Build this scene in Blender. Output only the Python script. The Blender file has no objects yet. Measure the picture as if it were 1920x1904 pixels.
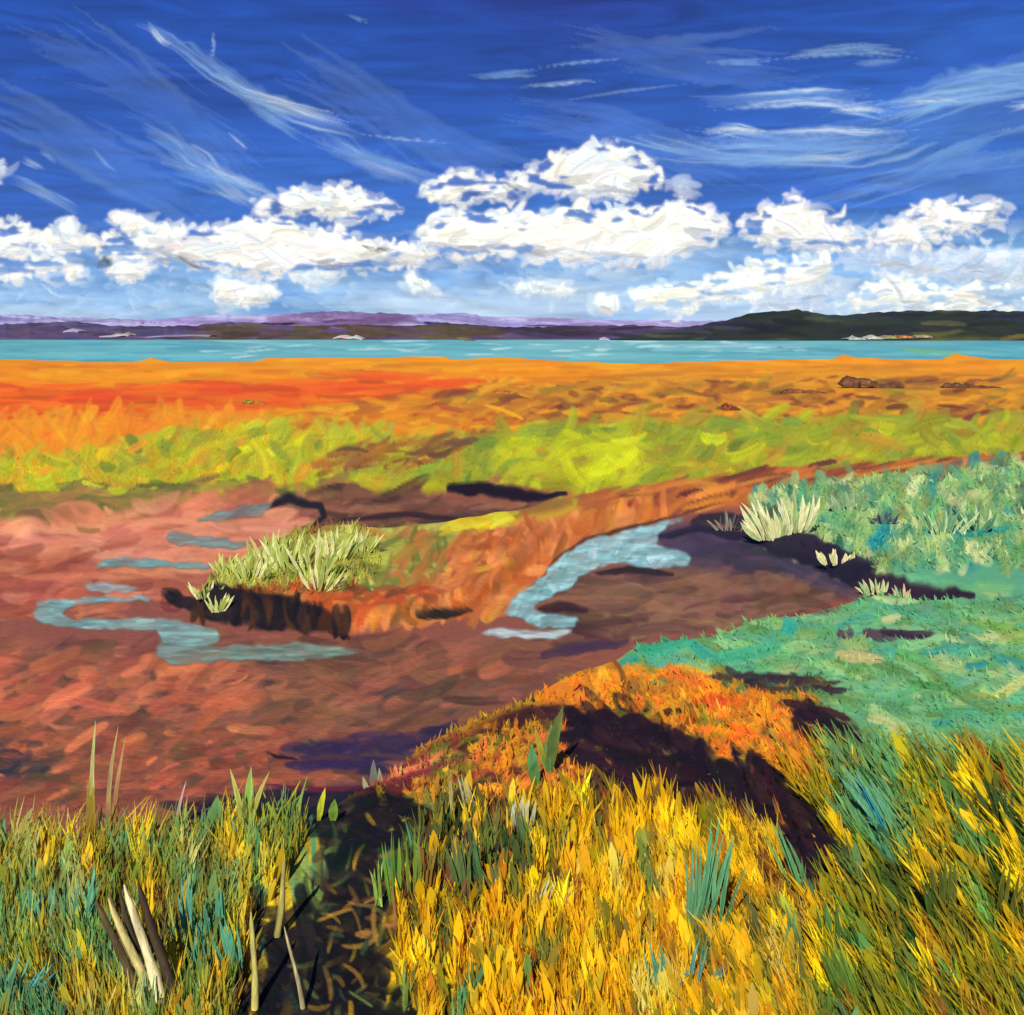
import bpy, math, random
import numpy as np

# ------------------------------------------------------------------ camera, sky, sun, exposure
F = 1844.0            # focal length in photo pixels (photo is 1920 wide)
HZ = 632.0            # photo row of the horizon
CH = 4.0              # camera height above the marsh
MUD = -0.24           # level of the tidal mud below the marsh
sc = bpy.context.scene
cam = bpy.data.cameras.new('camera'); camo = bpy.data.objects.new('camera', cam)
sc.collection.objects.link(camo); sc.camera = camo
camo.location = (0, 0, CH); camo.rotation_euler = (math.radians(90), 0, 0)
cam.sensor_fit = 'HORIZONTAL'; cam.sensor_width = 36; cam.lens = 36 * F / 1920
cam.shift_y = -(952 - HZ) / 1920
cam.clip_start = 0.05; cam.clip_end = 20000
EXPO = 0.45
vs = sc.view_settings
sc.display_settings.display_device = 'sRGB'
vs.view_transform = 'Standard'; vs.look = 'None'; vs.exposure = EXPO; vs.gamma = 1
vs.use_curve_mapping = False
SUN_EL = math.radians(42); SUN_AZ = math.radians(196)      # compass bearing of the sun, 0 = +Y, clockwise
sd = (math.sin(SUN_AZ) * math.cos(SUN_EL), math.cos(SUN_AZ) * math.cos(SUN_EL), math.sin(SUN_EL))
sun = bpy.data.lights.new('sun', 'SUN'); suno = bpy.data.objects.new('sun', sun); sc.collection.objects.link(suno)
sun.energy = 4.2; sun.angle = math.radians(0.5); sun.color = (1.0, 0.965, 0.90)
suno.rotation_euler = (math.pi / 2 - SUN_EL, 0, -SUN_AZ + math.pi)

def lin(c):
    c = np.asarray(c, dtype=np.float64)
    return np.where(c <= 0.04045, c / 12.92, ((c + 0.055) / 1.055) ** 2.4)
def lin3(r, g, b, k=1.0):
    v = lin(np.array([r, g, b]) / 255.0) * k
    return (float(v[0]), float(v[1]), float(v[2]), 1)

def node(nt, t, **kw):
    n = nt.nodes.new(t)
    for k, v in kw.items():
        if k in n.inputs: n.inputs[k].default_value = v
        else: setattr(n, k, v)
    return n

def make_world():
    w = bpy.data.worlds.new('World'); sc.world = w; w.use_nodes = True
    nt = w.node_tree; nt.nodes.clear(); L = nt.links.new
    out = node(nt, 'ShaderNodeOutputWorld'); bg = node(nt, 'ShaderNodeBackground'); bg.inputs['Strength'].default_value = 0.1
    sky = node(nt, 'ShaderNodeTexSky', sky_type='NISHITA', sun_disc=False, sun_elevation=SUN_EL, sun_rotation=SUN_AZ)
    tc = node(nt, 'ShaderNodeTexCoord'); sep = node(nt, 'ShaderNodeSeparateXYZ'); L(tc.outputs['Generated'], sep.inputs[0])
    def noise(scale, sxyz, rot=(0, 0, 0), det=6, dist=0.6):
        m = node(nt, 'ShaderNodeMapping'); m.inputs['Scale'].default_value = sxyz; m.inputs['Rotation'].default_value = rot
        L(tc.outputs['Generated'], m.inputs[0])
        n = node(nt, 'ShaderNodeTexNoise'); n.inputs['Scale'].default_value = scale; n.inputs['Detail'].default_value = det
        n.inputs['Distortion'].default_value = dist; L(m.outputs[0], n.inputs['Vector']); return n.outputs[0]
    n1 = noise(3.0, (1, 1, 4.5), (0, 0.12, 0), 8, 1.4); n2 = noise(7.0, (1, 1, 7), (0, 0.25, 0), 10, 1.6); n3 = noise(1.7, (1.2, 1.2, 4.0), (0, 0.35, 0), 4, 0.6)
    def math_(op, a, b, c=None):
        m = node(nt, 'ShaderNodeMath', operation=op)
        for i, v in enumerate((a, b, c)):
            if v is None: continue
            if isinstance(v, (int, float)): m.inputs[i].default_value = v
            else: L(v, m.inputs[i])
        return m.outputs[0]
    # elevation with the edges between tones brushed about by the noise
    e = math_('ADD', sep.outputs['Z'], math_('MULTIPLY', math_('SUBTRACT', n1, 0.5), 0.10))
    e = math_('ADD', e, math_('MULTIPLY', math_('SUBTRACT', n3, 0.5), 0.30))
    e = math_('MULTIPLY', e, 2.0)
    rp = node(nt, 'ShaderNodeValToRGB'); L(e, rp.inputs[0]); cr = rp.color_ramp
    k = 2 ** -EXPO
    stops = [(0.0, (176, 204, 238)), (0.035, (140, 182, 230)), (0.09, (112, 165, 224)), (0.16, (82, 142, 214)), (0.26, (48, 108, 198)),
             (0.36, (40, 94, 192)), (0.47, (32, 80, 176)), (0.60, (26, 68, 160)), (0.72, (34, 54, 144)), (0.85, (20, 56, 142)), (1.0, (20, 52, 134))]
    cr.elements[0].position = 0; cr.elements[0].color = lin3(*stops[0][1], k)
    cr.elements[1].position = 1; cr.elements[1].color = lin3(*stops[-1][1], k)
    for p, c in stops[1:-1]:
        el = cr.elements.new(p); el.color = lin3(*c, k)
    # streaky value change
    st = node(nt, 'ShaderNodeMapRange'); L(n2, st.inputs[0])
    st.inputs[1].default_value = 0.3; st.inputs[2].default_value = 0.7; st.inputs[3].default_value = 0.74; st.inputs[4].default_value = 1.28
    vm = node(nt, 'ShaderNodeVectorMath', operation='SCALE'); L(rp.outputs[0], vm.inputs[0]); L(math_('MULTIPLY', st.outputs[0], 10.0), vm.inputs['Scale'])
    mx = node(nt, 'ShaderNodeMix', data_type='RGBA'); mx.inputs[0].default_value = 0.06
    L(vm.outputs[0], mx.inputs[6]); L(sky.outputs[0], mx.inputs[7]); L(mx.outputs[2], bg.inputs[0]); L(bg.outputs[0], out.inputs[0])
make_world()

# ------------------------------------------------------------------ helpers
rng = np.random.default_rng(11)
COL = sc.collection
K = 0.93              # photo tone -> base colour: what sun, sky and exposure leave on level ground

def P(px, py, l=0.0, dz=0.0):
    """world point of the ground (l = 0 marsh, 1 mud) seen at a photo position"""
    z = MUD * l
    Y = (CH - z) * F / (py - HZ)
    return np.array([(px - 960) / F * Y, Y, z + dz])

def cy(py, l=0.0):     # photo row of a point at level l -> row it would have on the marsh plane
    return HZ + (py - HZ) * CH / (CH - MUD * l)

def up(a, h, w):       # smooth upsample of a small grid
    gy = np.linspace(0, a.shape[0] - 1.001, h); gx = np.linspace(0, a.shape[1] - 1.001, w)
    iy = gy.astype(int); ix = gx.astype(int); fy = gy - iy; fx = gx - ix
    fy = (fy * fy * (3 - 2 * fy))[:, None]; fx = (fx * fx * (3 - 2 * fx))[None, :]
    a00 = a[np.ix_(iy, ix)]; a01 = a[np.ix_(iy, ix + 1)]; a10 = a[np.ix_(iy + 1, ix)]; a11 = a[np.ix_(iy + 1, ix + 1)]
    return (a00 * (1 - fx) + a01 * fx) * (1 - fy) + (a10 * (1 - fx) + a11 * fx) * fy
def noise2(h, w, sy, sx, octv=3):
    o = np.zeros((h, w)); amp = 1.0; tot = 0
    for _ in range(octv):
        g = rng.random((max(3, int(h / sy) + 3), max(3, int(w / sx) + 3)))
        o += up(g, h, w) * amp; tot += amp; amp *= 0.5; sy = max(1.5, sy / 2); sx = max(1.5, sx / 2)
    return o / tot - 0.5
def blur(a, r):
    r = int(round(r))
    if r < 1: return a
    for ax in (0, 1):
        for _ in range(2):
            pad = [(0, 0), (0, 0)]; pad[ax] = (r + 1, r)
            c = np.cumsum(np.pad(a, pad, mode='edge'), axis=ax)
            n = a.shape[ax]; k = 2 * r + 1
            a = (np.take(c, range(k, k + n), axis=ax) - np.take(c, range(0, n), axis=ax)) / k
    return a

class Canvas:
    """a chart of a surface: colour, cover and paint-like relief, laid on in daubs"""
    def __init__(s, x0, y0, x1, y1, step=2.0):
        s.x0, s.y0, s.s = x0, y0, step
        s.w = int((x1 - x0) / step) + 1; s.h = int((y1 - y0) / step) + 1
        s.C = np.zeros((s.h, s.w, 3)); s.A = np.zeros((s.h, s.w)); s.H = np.zeros((s.h, s.w))
        s.X, s.Y = np.meshgrid(x0 + np.arange(s.w) * step, y0 + np.arange(s.h) * step)
        s.nx = noise2(s.h, s.w, 14, 14, 4); s.ny = noise2(s.h, s.w, 10, 14, 4)
    def poly(s, pts, warp=14):
        """cover mask of a polygon with brushed, wandering edges"""
        pts = np.array(pts, float)
        a, b = pts.min(0) - warp - 6, pts.max(0) + warp + 6
        i0 = max(0, int((a[0] - s.x0) / s.s)); i1 = min(s.w, int((b[0] - s.x0) / s.s) + 2)
        j0 = max(0, int((a[1] - s.y0) / s.s)); j1 = min(s.h, int((b[1] - s.y0) / s.s) + 2)
        m = np.zeros((s.h, s.w))
        if i1 <= i0 or j1 <= j0: return m
        sl = (slice(j0, j1), slice(i0, i1))
        X = s.X[sl] + s.nx[sl] * warp * 2.4; Y = s.Y[sl] + s.ny[sl] * warp * 1.5
        ins = np.zeros(X.shape, bool); n = len(pts)
        for k in range(n):
            x1, y1 = pts[k]; x2, y2 = pts[(k + 1) % n]
            if y1 == y2: continue
            c = ((y1 > Y) != (y2 > Y)) & (X < (x2 - x1) * (Y - y1) / (y2 - y1) + x1)
            ins ^= c
        m[sl] = ins
        return m
    def fill(s, pts, col, feather=4, warp=14, alpha=1.0):
        m = blur(s.poly(pts, warp), feather / s.s) * alpha
        s.C += (np.array(col) / 255.0 - s.C) * m[..., None]
        s.A = np.maximum(s.A, m)
        return m
    def daub(s, cx, cyy, L, W, ang, col, alpha=1.0, curve=0.0, dry=0.5, relief=1.0, grow=True):
        r = L / 2 + W / 2 + 2
        ca, sa = math.cos(ang), -math.sin(ang)
        rx = abs(ca) * L / 2 + abs(sa) * W / 2 + abs(curve) * L * .3 + 3; ry = abs(sa) * L / 2 + abs(ca) * W / 2 + abs(curve) * L * .3 + 3
        i0 = max(0, int((cx - rx - s.x0) / s.s)); i1 = min(s.w, int((cx + rx - s.x0) / s.s) + 2)
        j0 = max(0, int((cyy - ry - s.y0) / s.s)); j1 = min(s.h, int((cyy + ry - s.y0) / s.s) + 2)
        if i1 <= i0 or j1 <= j0: return
        sl = (slice(j0, j1), slice(i0, i1))
        dx = s.X[sl] - cx; dy = s.Y[sl] - cyy
        u = (dx * ca + dy * sa) / (L / 2); v = -dx * sa + dy * ca
        v = (v + curve * L * 0.5 * (u * u - 0.3)) / (W / 2)
        nb = max(3, int(W / 3.0))
        br = np.interp(v * 0.5 + 0.5, np.linspace(0, 1, nb), rng.random(nb))
        d = np.abs(u) ** 3 + np.abs(v) ** 2.6
        m = np.clip((1 - d) * 3.0, 0, 1)
        m *= np.clip(1.25 - dry * (u * 0.5 + 0.5) * (0.7 + 1.0 * br), 0, 1) * alpha
        c = np.array(col) / 255.0
        cc = np.clip(c[None, None, :] * (1 + 0.22 * (br - 0.5))[..., None], 0, 1)
        s.C[sl] += (cc - s.C[sl]) * m[..., None]
        if grow: s.A[sl] = np.maximum(s.A[sl], m)
        hh = relief * (0.25 + 0.5 * br + 0.6 * np.exp(-((1 - np.abs(v)) / 0.22) ** 2) + 0.35 * np.clip(u, 0, 1) ** 4)
        s.H[sl] += (hh - s.H[sl]) * m * 0.9
    def scatter(s, pts, pal, n, L, W, ang, jit=12, curve=0.25, alpha=(0.5, 1.0), dry=0.6, mask=None, relief=1.0, grow=True, edge=0):
        """n daubs of a palette [(colour, weight)] thrown over a polygon"""
        m = s.poly(pts, 10 + edge) if mask is None else mask
        jj, ii = np.nonzero(m > 0.5)
        if len(jj) == 0: return
        if getattr(s, 'boost', 0) and (ii.min() < 100 or ii.max() > s.w - 100): n = int(n * s.boost)
        w = np.array([q[1] for q in pal], float); w /= w.sum()
        pk = rng.integers(0, len(jj), n); ch = rng.choice(len(pal), n, p=w)
        for a, c in zip(pk, ch):
            x = s.x0 + ii[a] * s.s + rng.normal() * 2; y = s.y0 + jj[a] * s.s + rng.normal() * 2
            col = np.array(pal[c][0], float) * (1 + rng.normal() * 0.05) + rng.normal(size=3) * jit * 0.45
            if callable(ang): an = ang(x, y)
            else: an = ang[0] + rng.normal() * ang[1]
            q = rng.random()
            s.daub(x, y, L[0] + (L[1] - L[0]) * q, W[0] + (W[1] - W[0]) * rng.random(), math.radians(an), np.clip(col, 0, 255),
                   alpha[0] + (alpha[1] - alpha[0]) * rng.random(), (rng.random() - 0.5) * 2 * curve, dry * rng.random() * 1.3, relief, grow)
    def smear(s, pts, wid, col, alpha=1.0, dry=0.6, taper=0.7, relief=0.6, soft=False):
        """one long brush stroke along a polyline"""
        pts = np.array(pts, float)
        a, b = pts.min(0) - wid - 4, pts.max(0) + wid + 4
        i0 = max(0, int((a[0] - s.x0) / s.s)); i1 = min(s.w, int((b[0] - s.x0) / s.s) + 2)
        j0 = max(0, int((a[1] - s.y0) / s.s)); j1 = min(s.h, int((b[1] - s.y0) / s.s) + 2)
        if i1 <= i0 or j1 <= j0: return
        sl = (slice(j0, j1), slice(i0, i1)); X = s.X[sl] + s.nx[sl] * wid * .5; Y = s.Y[sl] + s.ny[sl] * wid * .5
        best = np.full(X.shape, 1e9); T = np.zeros(X.shape); V = np.zeros(X.shape)
        seg = np.hypot(*(pts[1:] - pts[:-1]).T); tot = seg.sum(); acc = 0
        for k in range(len(pts) - 1):
            p, q = pts[k], pts[k + 1]; d = q - p; l2 = (d * d).sum()
            t = np.clip(((X - p[0]) * d[0] + (Y - p[1]) * d[1]) / l2, 0, 1)
            ex = X - p[0] - t * d[0]; ey = Y - p[1] - t * d[1]; dd = np.hypot(ex, ey)
            sg = np.sign(d[0] * ey - d[1] * ex)
            m = dd < best; best[m] = dd[m]; T[m] = ((acc + t * seg[k]) / tot)[m]; V[m] = (sg * dd)[m]
            acc += seg[k]
        ww = wid / 2 * (1 - taper * np.abs(2 * T - 1) ** 2)
        v = V / np.maximum(ww, 0.5); nb = max(4, int(wid / (1.6 if soft else 2.5)))
        br = np.interp(v * 0.5 + 0.5, np.linspace(0, 1, nb), rng.random(nb))
        m = (np.clip(1 - v * v, 0, 1) ** 1.4 if soft else np.clip((1 - v * v) * 1.6, 0, 1)) * np.clip(1.3 - dry * (0.25 + 0.75 * np.abs(2 * T - 1)) * (0.4 + 1.5 * br), 0, 1) * alpha
        cc = np.clip((np.array(col) / 255.0)[None, None] * (1 + 0.15 * (br - .5))[..., None], 0, 1)
        s.C[sl] += (cc - s.C[sl]) * m[..., None]
        s.A[sl] = np.maximum(s.A[sl], m); s.H[sl] += (relief * (0.3 + br * 0.7) - s.H[sl]) * m * 0.8
    def sample(s, arr, x, y):
        gx = np.clip((x - s.x0) / s.s, 0, s.w - 1.001); gy = np.clip((y - s.y0) / s.s, 0, s.h - 1.001)
        ix = gx.astype(int); iy = gy.astype(int); fx = gx - ix; fy = gy - iy
        if arr.ndim == 3: fx = fx[..., None]; fy = fy[..., None]
        return (arr[iy, ix] * (1 - fx) + arr[iy, ix + 1] * fx) * (1 - fy) + (arr[iy + 1, ix] * (1 - fx) + arr[iy + 1, ix + 1] * fx) * fy

def new_obj(name, me, mat, parent=None, loc=None, smooth=True):
    o = bpy.data.objects.new(name, me); COL.objects.link(o)
    if mat and not me.materials: me.materials.append(mat)
    if parent: o.parent = parent
    if loc is not None: o.location = loc
    return o
def raw_mesh(name, V, Fq, C=None, smooth=True):
    """V (n,3), Fq list of face arrays of 3 or 4 columns, C (n,4) linear colours"""
    me = bpy.data.meshes.new(name)
    V = np.asarray(V, np.float32); me.vertices.add(len(V)); me.vertices.foreach_set('co', V.ravel())
    loops = np.concatenate([f.ravel() for f in Fq]).astype(np.int32)
    tot = np.concatenate([np.full(len(f), f.shape[1]) for f in Fq]).astype(np.int32)
    st = np.concatenate([[0], np.cumsum(tot)[:-1]]).astype(np.int32)
    me.loops.add(len(loops)); me.loops.foreach_set('vertex_index', loops)
    me.polygons.add(len(tot)); me.polygons.foreach_set('loop_start', st); me.polygons.foreach_set('loop_total', tot)
    me.update(calc_edges=True)
    if C is not None:
        at = me.color_attributes.new('Col', 'FLOAT_COLOR', 'POINT'); at.data.foreach_set('color', np.asarray(C, np.float32).ravel())
    me.polygons.foreach_set('use_smooth', np.full(len(tot), smooth))
    return me
def grid_mesh(name, Pw, keep, C, flip=False):
    h, w, _ = Pw.shape
    idx = np.arange(h * w).reshape(h, w)
    q = np.stack([idx[:-1, :-1], idx[1:, :-1], idx[1:, 1:], idx[:-1, 1:]], -1)
    if keep is not None: q = q[keep]
    q = q.reshape(-1, 4)
    if flip: q = q[:, ::-1]
    u, inv = np.unique(q, return_inverse=True)
    return Pw.reshape(-1, 3)[u], inv.reshape(-1, 4), C.reshape(-1, 4)[u]
def tag(o, label=None, cat=None, group=None, kind=None):
    if label: o['label'] = label
    if cat: o['category'] = cat
    if group: o['group'] = group
    if kind: o['kind'] = kind
    return o
def rgba(C, A=None, k=K):
    o = np.ones(C.shape[:-1] + (4,)); o[..., :3] = lin(np.clip(C, 0, 1)) * k * np.array([0.93, 0.91, 0.80])
    if A is not None: o[..., 3] = A
    return o

def material(name, rough=0.6, spec=0.25, bump=0.3, bscale=(8, 8, 8), alpha=False, trans=0.0, base=None, dist=0.05, vary=0.12, detail=5):
    m = bpy.data.materials.new(name); m.use_nodes = True; nt = m.node_tree; L = nt.links.new
    b = nt.nodes['Principled BSDF']; out = nt.nodes['Material Output']
    b.inputs['Roughness'].default_value = rough; b.inputs['Specular IOR Level'].default_value = spec
    tc = node(nt, 'ShaderNodeTexCoord'); mp = node(nt, 'ShaderNodeMapping'); mp.inputs['Scale'].default_value = bscale
    L(tc.outputs['Object'], mp.inputs[0])
    n = node(nt, 'ShaderNodeTexNoise'); n.inputs['Scale'].default_value = 1.0; n.inputs['Detail'].default_value = detail
    n.inputs['Roughness'].default_value = 0.6; n.inputs['Distortion'].default_value = 0.8; L(mp.outputs[0], n.inputs['Vector'])
    if base is None:
        a = node(nt, 'ShaderNodeAttribute', attribute_name='Col'); src = a.outputs['Color']
    else:
        r = node(nt, 'ShaderNodeRGB'); r.outputs[0].default_value = base; src = r.outputs[0]
    mr = node(nt, 'ShaderNodeMapRange'); L(n.outputs[0], mr.inputs[0])
    mr.inputs[1].default_value = 0.3; mr.inputs[2].default_value = 0.7; mr.inputs[3].default_value = 1 - vary; mr.inputs[4].default_value = 1 + vary
    vm = node(nt, 'ShaderNodeVectorMath', operation='SCALE'); L(src, vm.inputs[0]); L(mr.outputs[0], vm.inputs['Scale'])
    L(vm.outputs[0], b.inputs['Base Color'])
    bp = node(nt, 'ShaderNodeBump'); bp.inputs['Strength'].default_value = bump; bp.inputs['Distance'].default_value = dist
    L(n.outputs[0], bp.inputs['Height']); L(bp.outputs[0], b.inputs['Normal'])
    sh = b.outputs[0]
    if trans > 0:
        tr = node(nt, 'ShaderNodeBsdfTranslucent'); L(vm.outputs[0], tr.inputs[0])
        ms = node(nt, 'ShaderNodeMixShader'); ms.inputs[0].default_value = trans; L(sh, ms.inputs[1]); L(tr.outputs[0], ms.inputs[2]); sh = ms.outputs[0]
    if alpha:
        tp = node(nt, 'ShaderNodeBsdfTransparent'); ms = node(nt, 'ShaderNodeMixShader')
        L(a.outputs['Alpha'], ms.inputs[0]); L(tp.outputs[0], ms.inputs[1]); L(sh, ms.inputs[2]); sh = ms.outputs[0]
    L(sh, out.inputs['Surface'])
    return m
M_ground = material('marsh_ground', 0.7, 0.08, 0.30, (9, 16, 9), dist=0.06, vary=0.14)
M_grass = material('grass_blades', 0.65, 0.08, 0.15, (30, 30, 8), trans=0.4, dist=0.01, vary=0.12)
M_leaf = material('leaf', 0.6, 0.12, 0.35, (60, 60, 9), trans=0.15, dist=0.01, vary=0.2)
M_creek = material('creek_water', 0.3, 0.25, 0.25, (3, 9, 3), dist=0.02, vary=0.10, alpha=True)
M_bay = material('bay_water', 0.42, 0.25, 0.3, (0.05, 0.4, 0.4), dist=0.3, vary=0.10)
M_hill = material('hill_cover', 0.8, 0.1, 0.6, (0.02, 0.02, 0.08), dist=4.0, vary=0.2)
M_cloud = material('cloud', 0.85, 0.05, 0.35, (0.02, 0.02, 0.07), alpha=True, dist=5.0, vary=0.03)
M_wood = material('dead_wood', 0.7, 0.2, 0.5, (20, 20, 4), dist=0.02, vary=0.3)
M_sand = material('pale_sand', 0.8, 0.1, 0.4, (0.3, 0.3, 0.3), dist=0.4, vary=0.15)

# ------------------------------------------------------------------ the marsh: one ground sheet
G = Canvas(-860, 656, 2780, 2010, 2.0); G.boost = 1.3
def L0(p): return [(q[0], cy(q[1], q[2] if len(q) > 2 else 0)) for q in p]
def L1(p): return [(q[0], cy(q[1], 1)) for q in p]
FL, FR = -880, 2800
def band(top, bot): return [(x, y) for x, y in top] + [(x, y) for x, y in reversed(bot)]
g = G
g.C[:] = np.array([205, 160, 40]) / 255.
# far fields
shore = [(FL, 670), (0, 671), (60, 673), (150, 676), (250, 678), (285, 669), (320, 677), (470, 678), (500, 670), (640, 670), (830, 667), (850, 673), (940, 668), (1080, 677), (1200, 680),
         (1400, 674), (1560, 672), (1580, 663), (1610, 670), (1760, 673), (1790, 662), (1850, 671), (FR, 673)]
g.fill(band(shore, [(FL, 740), (FR, 740)]), (240, 150, 10), 2, 2)
g.fill([(1200, 676), (FR, 676), (FR, 735), (1500, 735), (1150, 710)], (222, 142, 22), 6, 8)
g.fill([(FL, 715), (120, 712), (300, 728), (500, 718), (720, 700), (850, 712), (900, 725), (780, 755), (540, 775), (300, 775), (150, 790), (FL, 800)], (232, 100, 22), 7, 12)
g.fill([(640, 705), (760, 702), (850, 715), (800, 745), (650, 755)], (222, 82, 30), 6, 10)
g.fill([(FL, 790), (150, 785), (300, 772), (520, 775), (620, 800), (450, 830), (250, 850), (0, 880), (FL, 890)], (238, 145, 25), 7, 12)
g.fill([(540, 770), (800, 745), (1000, 735), (1040, 790), (900, 812), (760, 815), (600, 835), (500, 800)], (222, 138, 22), 7, 12)
g.fill([(760, 740), (950, 720), (1200, 715), (1500, 720), (1560, 705), (1640, 715), (FR, 728), (FR, 790), (1700, 785), (1500, 790), (1300, 800), (1120, 812), (1000, 780), (800, 765)], (198, 130, 34), 6, 12)
g.fill([(1100, 765), (1200, 735), (1330, 745), (1300, 800), (1200, 812), (1110, 805)], (128, 62, 35), 5, 12)
g.fill([(1700, 720), (1790, 712), (FR, 725), (FR, 745), (1800, 748)], (130, 80, 35), 5, 8)
g.fill([(FL, 905), (0, 895), (150, 850), (330, 815), (420, 790), (600, 800), (780, 825), (760, 870), (560, 905), (300, 915), (130, 930), (0, 935), (FL, 940)], (200, 190, 30), 7, 14)
g.fill([(60, 880), (280, 845), (420, 825), (560, 815), (640, 850), (540, 895), (300, 905), (100, 925)], (185, 195, 30), 7, 14)
g.fill([(700, 850), (900, 815), (1100, 792), (1300, 800), (1600, 785), (FR, 785), (FR, 850), (1700, 870), (1400, 895), (1100, 918), (900, 905), (700, 905), (600, 905)], (168, 172, 32), 7, 14)
g.fill([(900, 850), (1000, 820), (1150, 812), (1250, 840), (1200, 895), (1050, 900), (950, 885)], (205, 210, 22), 8, 14)
g.fill([(560, 880), (640, 840), (800, 820), (930, 808), (970, 805), (850, 840), (780, 870), (640, 880), (560, 900)], (140, 95, 48), 5, 10)
g.fill([(FL, 930), (100, 925), (200, 905), (420, 905), (640, 905), (640, 945), (330, 975), (100, 985), (FL, 975)], (142, 118, 60), 6, 12)
g.fill([(110, 925), (180, 905), (200, 930), (170, 942), (120, 945)], (85, 98, 45), 4, 8)
# basin of tidal mud
basin = L0([(FL, 965), (0, 968), (60, 980), (150, 955), (330, 935), (480, 920), (560, 916), (700, 903), (840, 903), (920, 908), (1000, 920), (1065, 926),
            (1000, 942), (900, 958), (820, 970), (720, 982), (640, 975), (560, 985), (500, 1008), (430, 1048), (372, 1092),
            (400, 1122), (460, 1132), (520, 1138), (600, 1148), (700, 1146), (790, 1128), (880, 1108), (930, 1080), (975, 1035), (1030, 1000), (1100, 968), (1200, 948), (1290, 925), (1380, 912),
            (1400, 940), (1400, 972), (1450, 1000), (1530, 1018), (1570, 1042), (1650, 1082), (1740, 1092), (1830, 1118), (1720, 1116), (1650, 1106), (1560, 1126), (1500, 1146), (1420, 1150), (1350, 1180), (1250, 1190),
            (1180, 1200), (1150, 1232), (1080, 1250), (1010, 1290), (920, 1330), (850, 1362), (780, 1400), (720, 1450), (650, 1490), (600, 1520), (480, 1548), (330, 1566), (120, 1578), (0, 1562), (FL, 1560)])
bm = g.poly(basin, 5)
mudmask = np.clip((blur(bm, 6) - 0.5) * 1.6 + 0.5, 0, 1)
g.C += (np.array([140, 82, 70]) / 255. - g.C) * blur(bm, 2)[..., None]
def mf(p, c, f=6, w=12, a=1.0):
    c = (c[0] * 1.02, c[1] * 1.10, c[2] * 1.03)
    m = blur(g.poly(L1(p), w), f / g.s) * a * blur(bm, 1); g.C += (np.array(c) / 255. - g.C) * m[..., None]
mf([(FL, 975), (300, 955), (560, 940), (590, 985), (480, 1020), (420, 1060), (300, 1000), (0, 1010), (FL, 1010)], (198, 118, 98))
mf([(340, 985), (520, 960), (580, 965), (540, 1005), (400, 1010)], (208, 124, 112))
mf([(FL, 1020), (0, 1010), (130, 1040), (160, 1090), (60, 1120), (FL, 1120)], (140, 72, 66))
mf([(170, 1060), (400, 1070), (380, 1110), (200, 1115)], (165, 92, 82))
mf([(FL, 1130), (300, 1215), (640, 1240), (900, 1250), (FL, 1350)], (150, 82, 70))
mf([(500, 1220), (900, 1200), (1150, 1200), (1000, 1290), (800, 1370), (500, 1370)], (118, 78, 66))
mf([(FL, 1350), (300, 1330), (600, 1380), (700, 1420), (600, 1480), (FL, 1500)], (140, 76, 64))
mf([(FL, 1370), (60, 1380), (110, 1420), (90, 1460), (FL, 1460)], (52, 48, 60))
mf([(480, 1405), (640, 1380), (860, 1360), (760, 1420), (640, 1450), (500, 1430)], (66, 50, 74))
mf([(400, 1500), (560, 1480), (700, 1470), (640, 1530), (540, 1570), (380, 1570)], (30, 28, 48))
mf([(560, 930), (840, 925), (1060, 935), (1000, 960), (820, 985), (620, 990)], (120, 72, 58))
mf([(700, 945), (830, 935), (960, 948), (830, 965), (700, 962)], (165, 98, 78))
mf([(1220, 1000), (1300, 975), (1420, 1010), (1560, 1050), (1640, 1090), (1560, 1115), (1440, 1090), (1300, 1055), (1240, 1030)], (76, 56, 84))
mf([(1100, 1090), (1300, 1060), (1480, 1080), (1540, 1120), (1400, 1170), (1180, 1190), (1060, 1180)], (122, 80, 68))
mf([(1280, 1120), (1500, 1110), (1520, 1150), (1330, 1155)], (80, 52, 52))
# island and the orange slope down to the creek
g.fill(L0([(370, 1098), (430, 1050), (500, 1008), (560, 985), (700, 985), (850, 990), (880, 1040), (830, 1110), (640, 1128), (480, 1130)]), (160, 160, 62), 3, 8)
g.fill(L0([(700, 995), (860, 985), (850, 1050), (760, 1090), (680, 1100), (640, 1060)]), (172, 172, 70), 4, 8)
g.fill(L0([(560, 1100), (700, 1085), (840, 1060), (850, 1090), (760, 1120), (560, 1120)]), (92, 105, 48), 4, 8)
g.fill(L0([(430, 1110), (560, 1105), (700, 1112), (840, 1065), (870, 1010), (980, 985), (1150, 945), (1300, 912), (1500, 885), (1420, 930), (1300, 955, 1), (1200, 990, 1), (1100, 1010, 1), (1040, 1045, 1), (990, 1105, 1),
               (930, 1150, 1), (800, 1170, 1), (650, 1185, 1), (600, 1150), (480, 1140)]), (198, 112, 56), 3, 8)
g.fill(L0([(880, 1020), (990, 1000), (1010, 1040, .5), (950, 1110, 1), (880, 1140, 1), (840, 1110)]), (215, 128, 66), 5, 10)
g.fill(L0([(700, 1120), (860, 1090), (900, 1060), (900, 1130, 1), (760, 1165, 1), (660, 1165, 1)]), (196, 88, 38), 5, 10)
g.fill(L0([(640, 950), (840, 962), (1060, 930), (1120, 940), (960, 975), (860, 985), (700, 985)]), (150, 110, 50), 4, 8)
g.fill(L0([(820, 975), (880, 955), (960, 965), (940, 985), (850, 992)]), (222, 178, 25), 3, 6)
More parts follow.
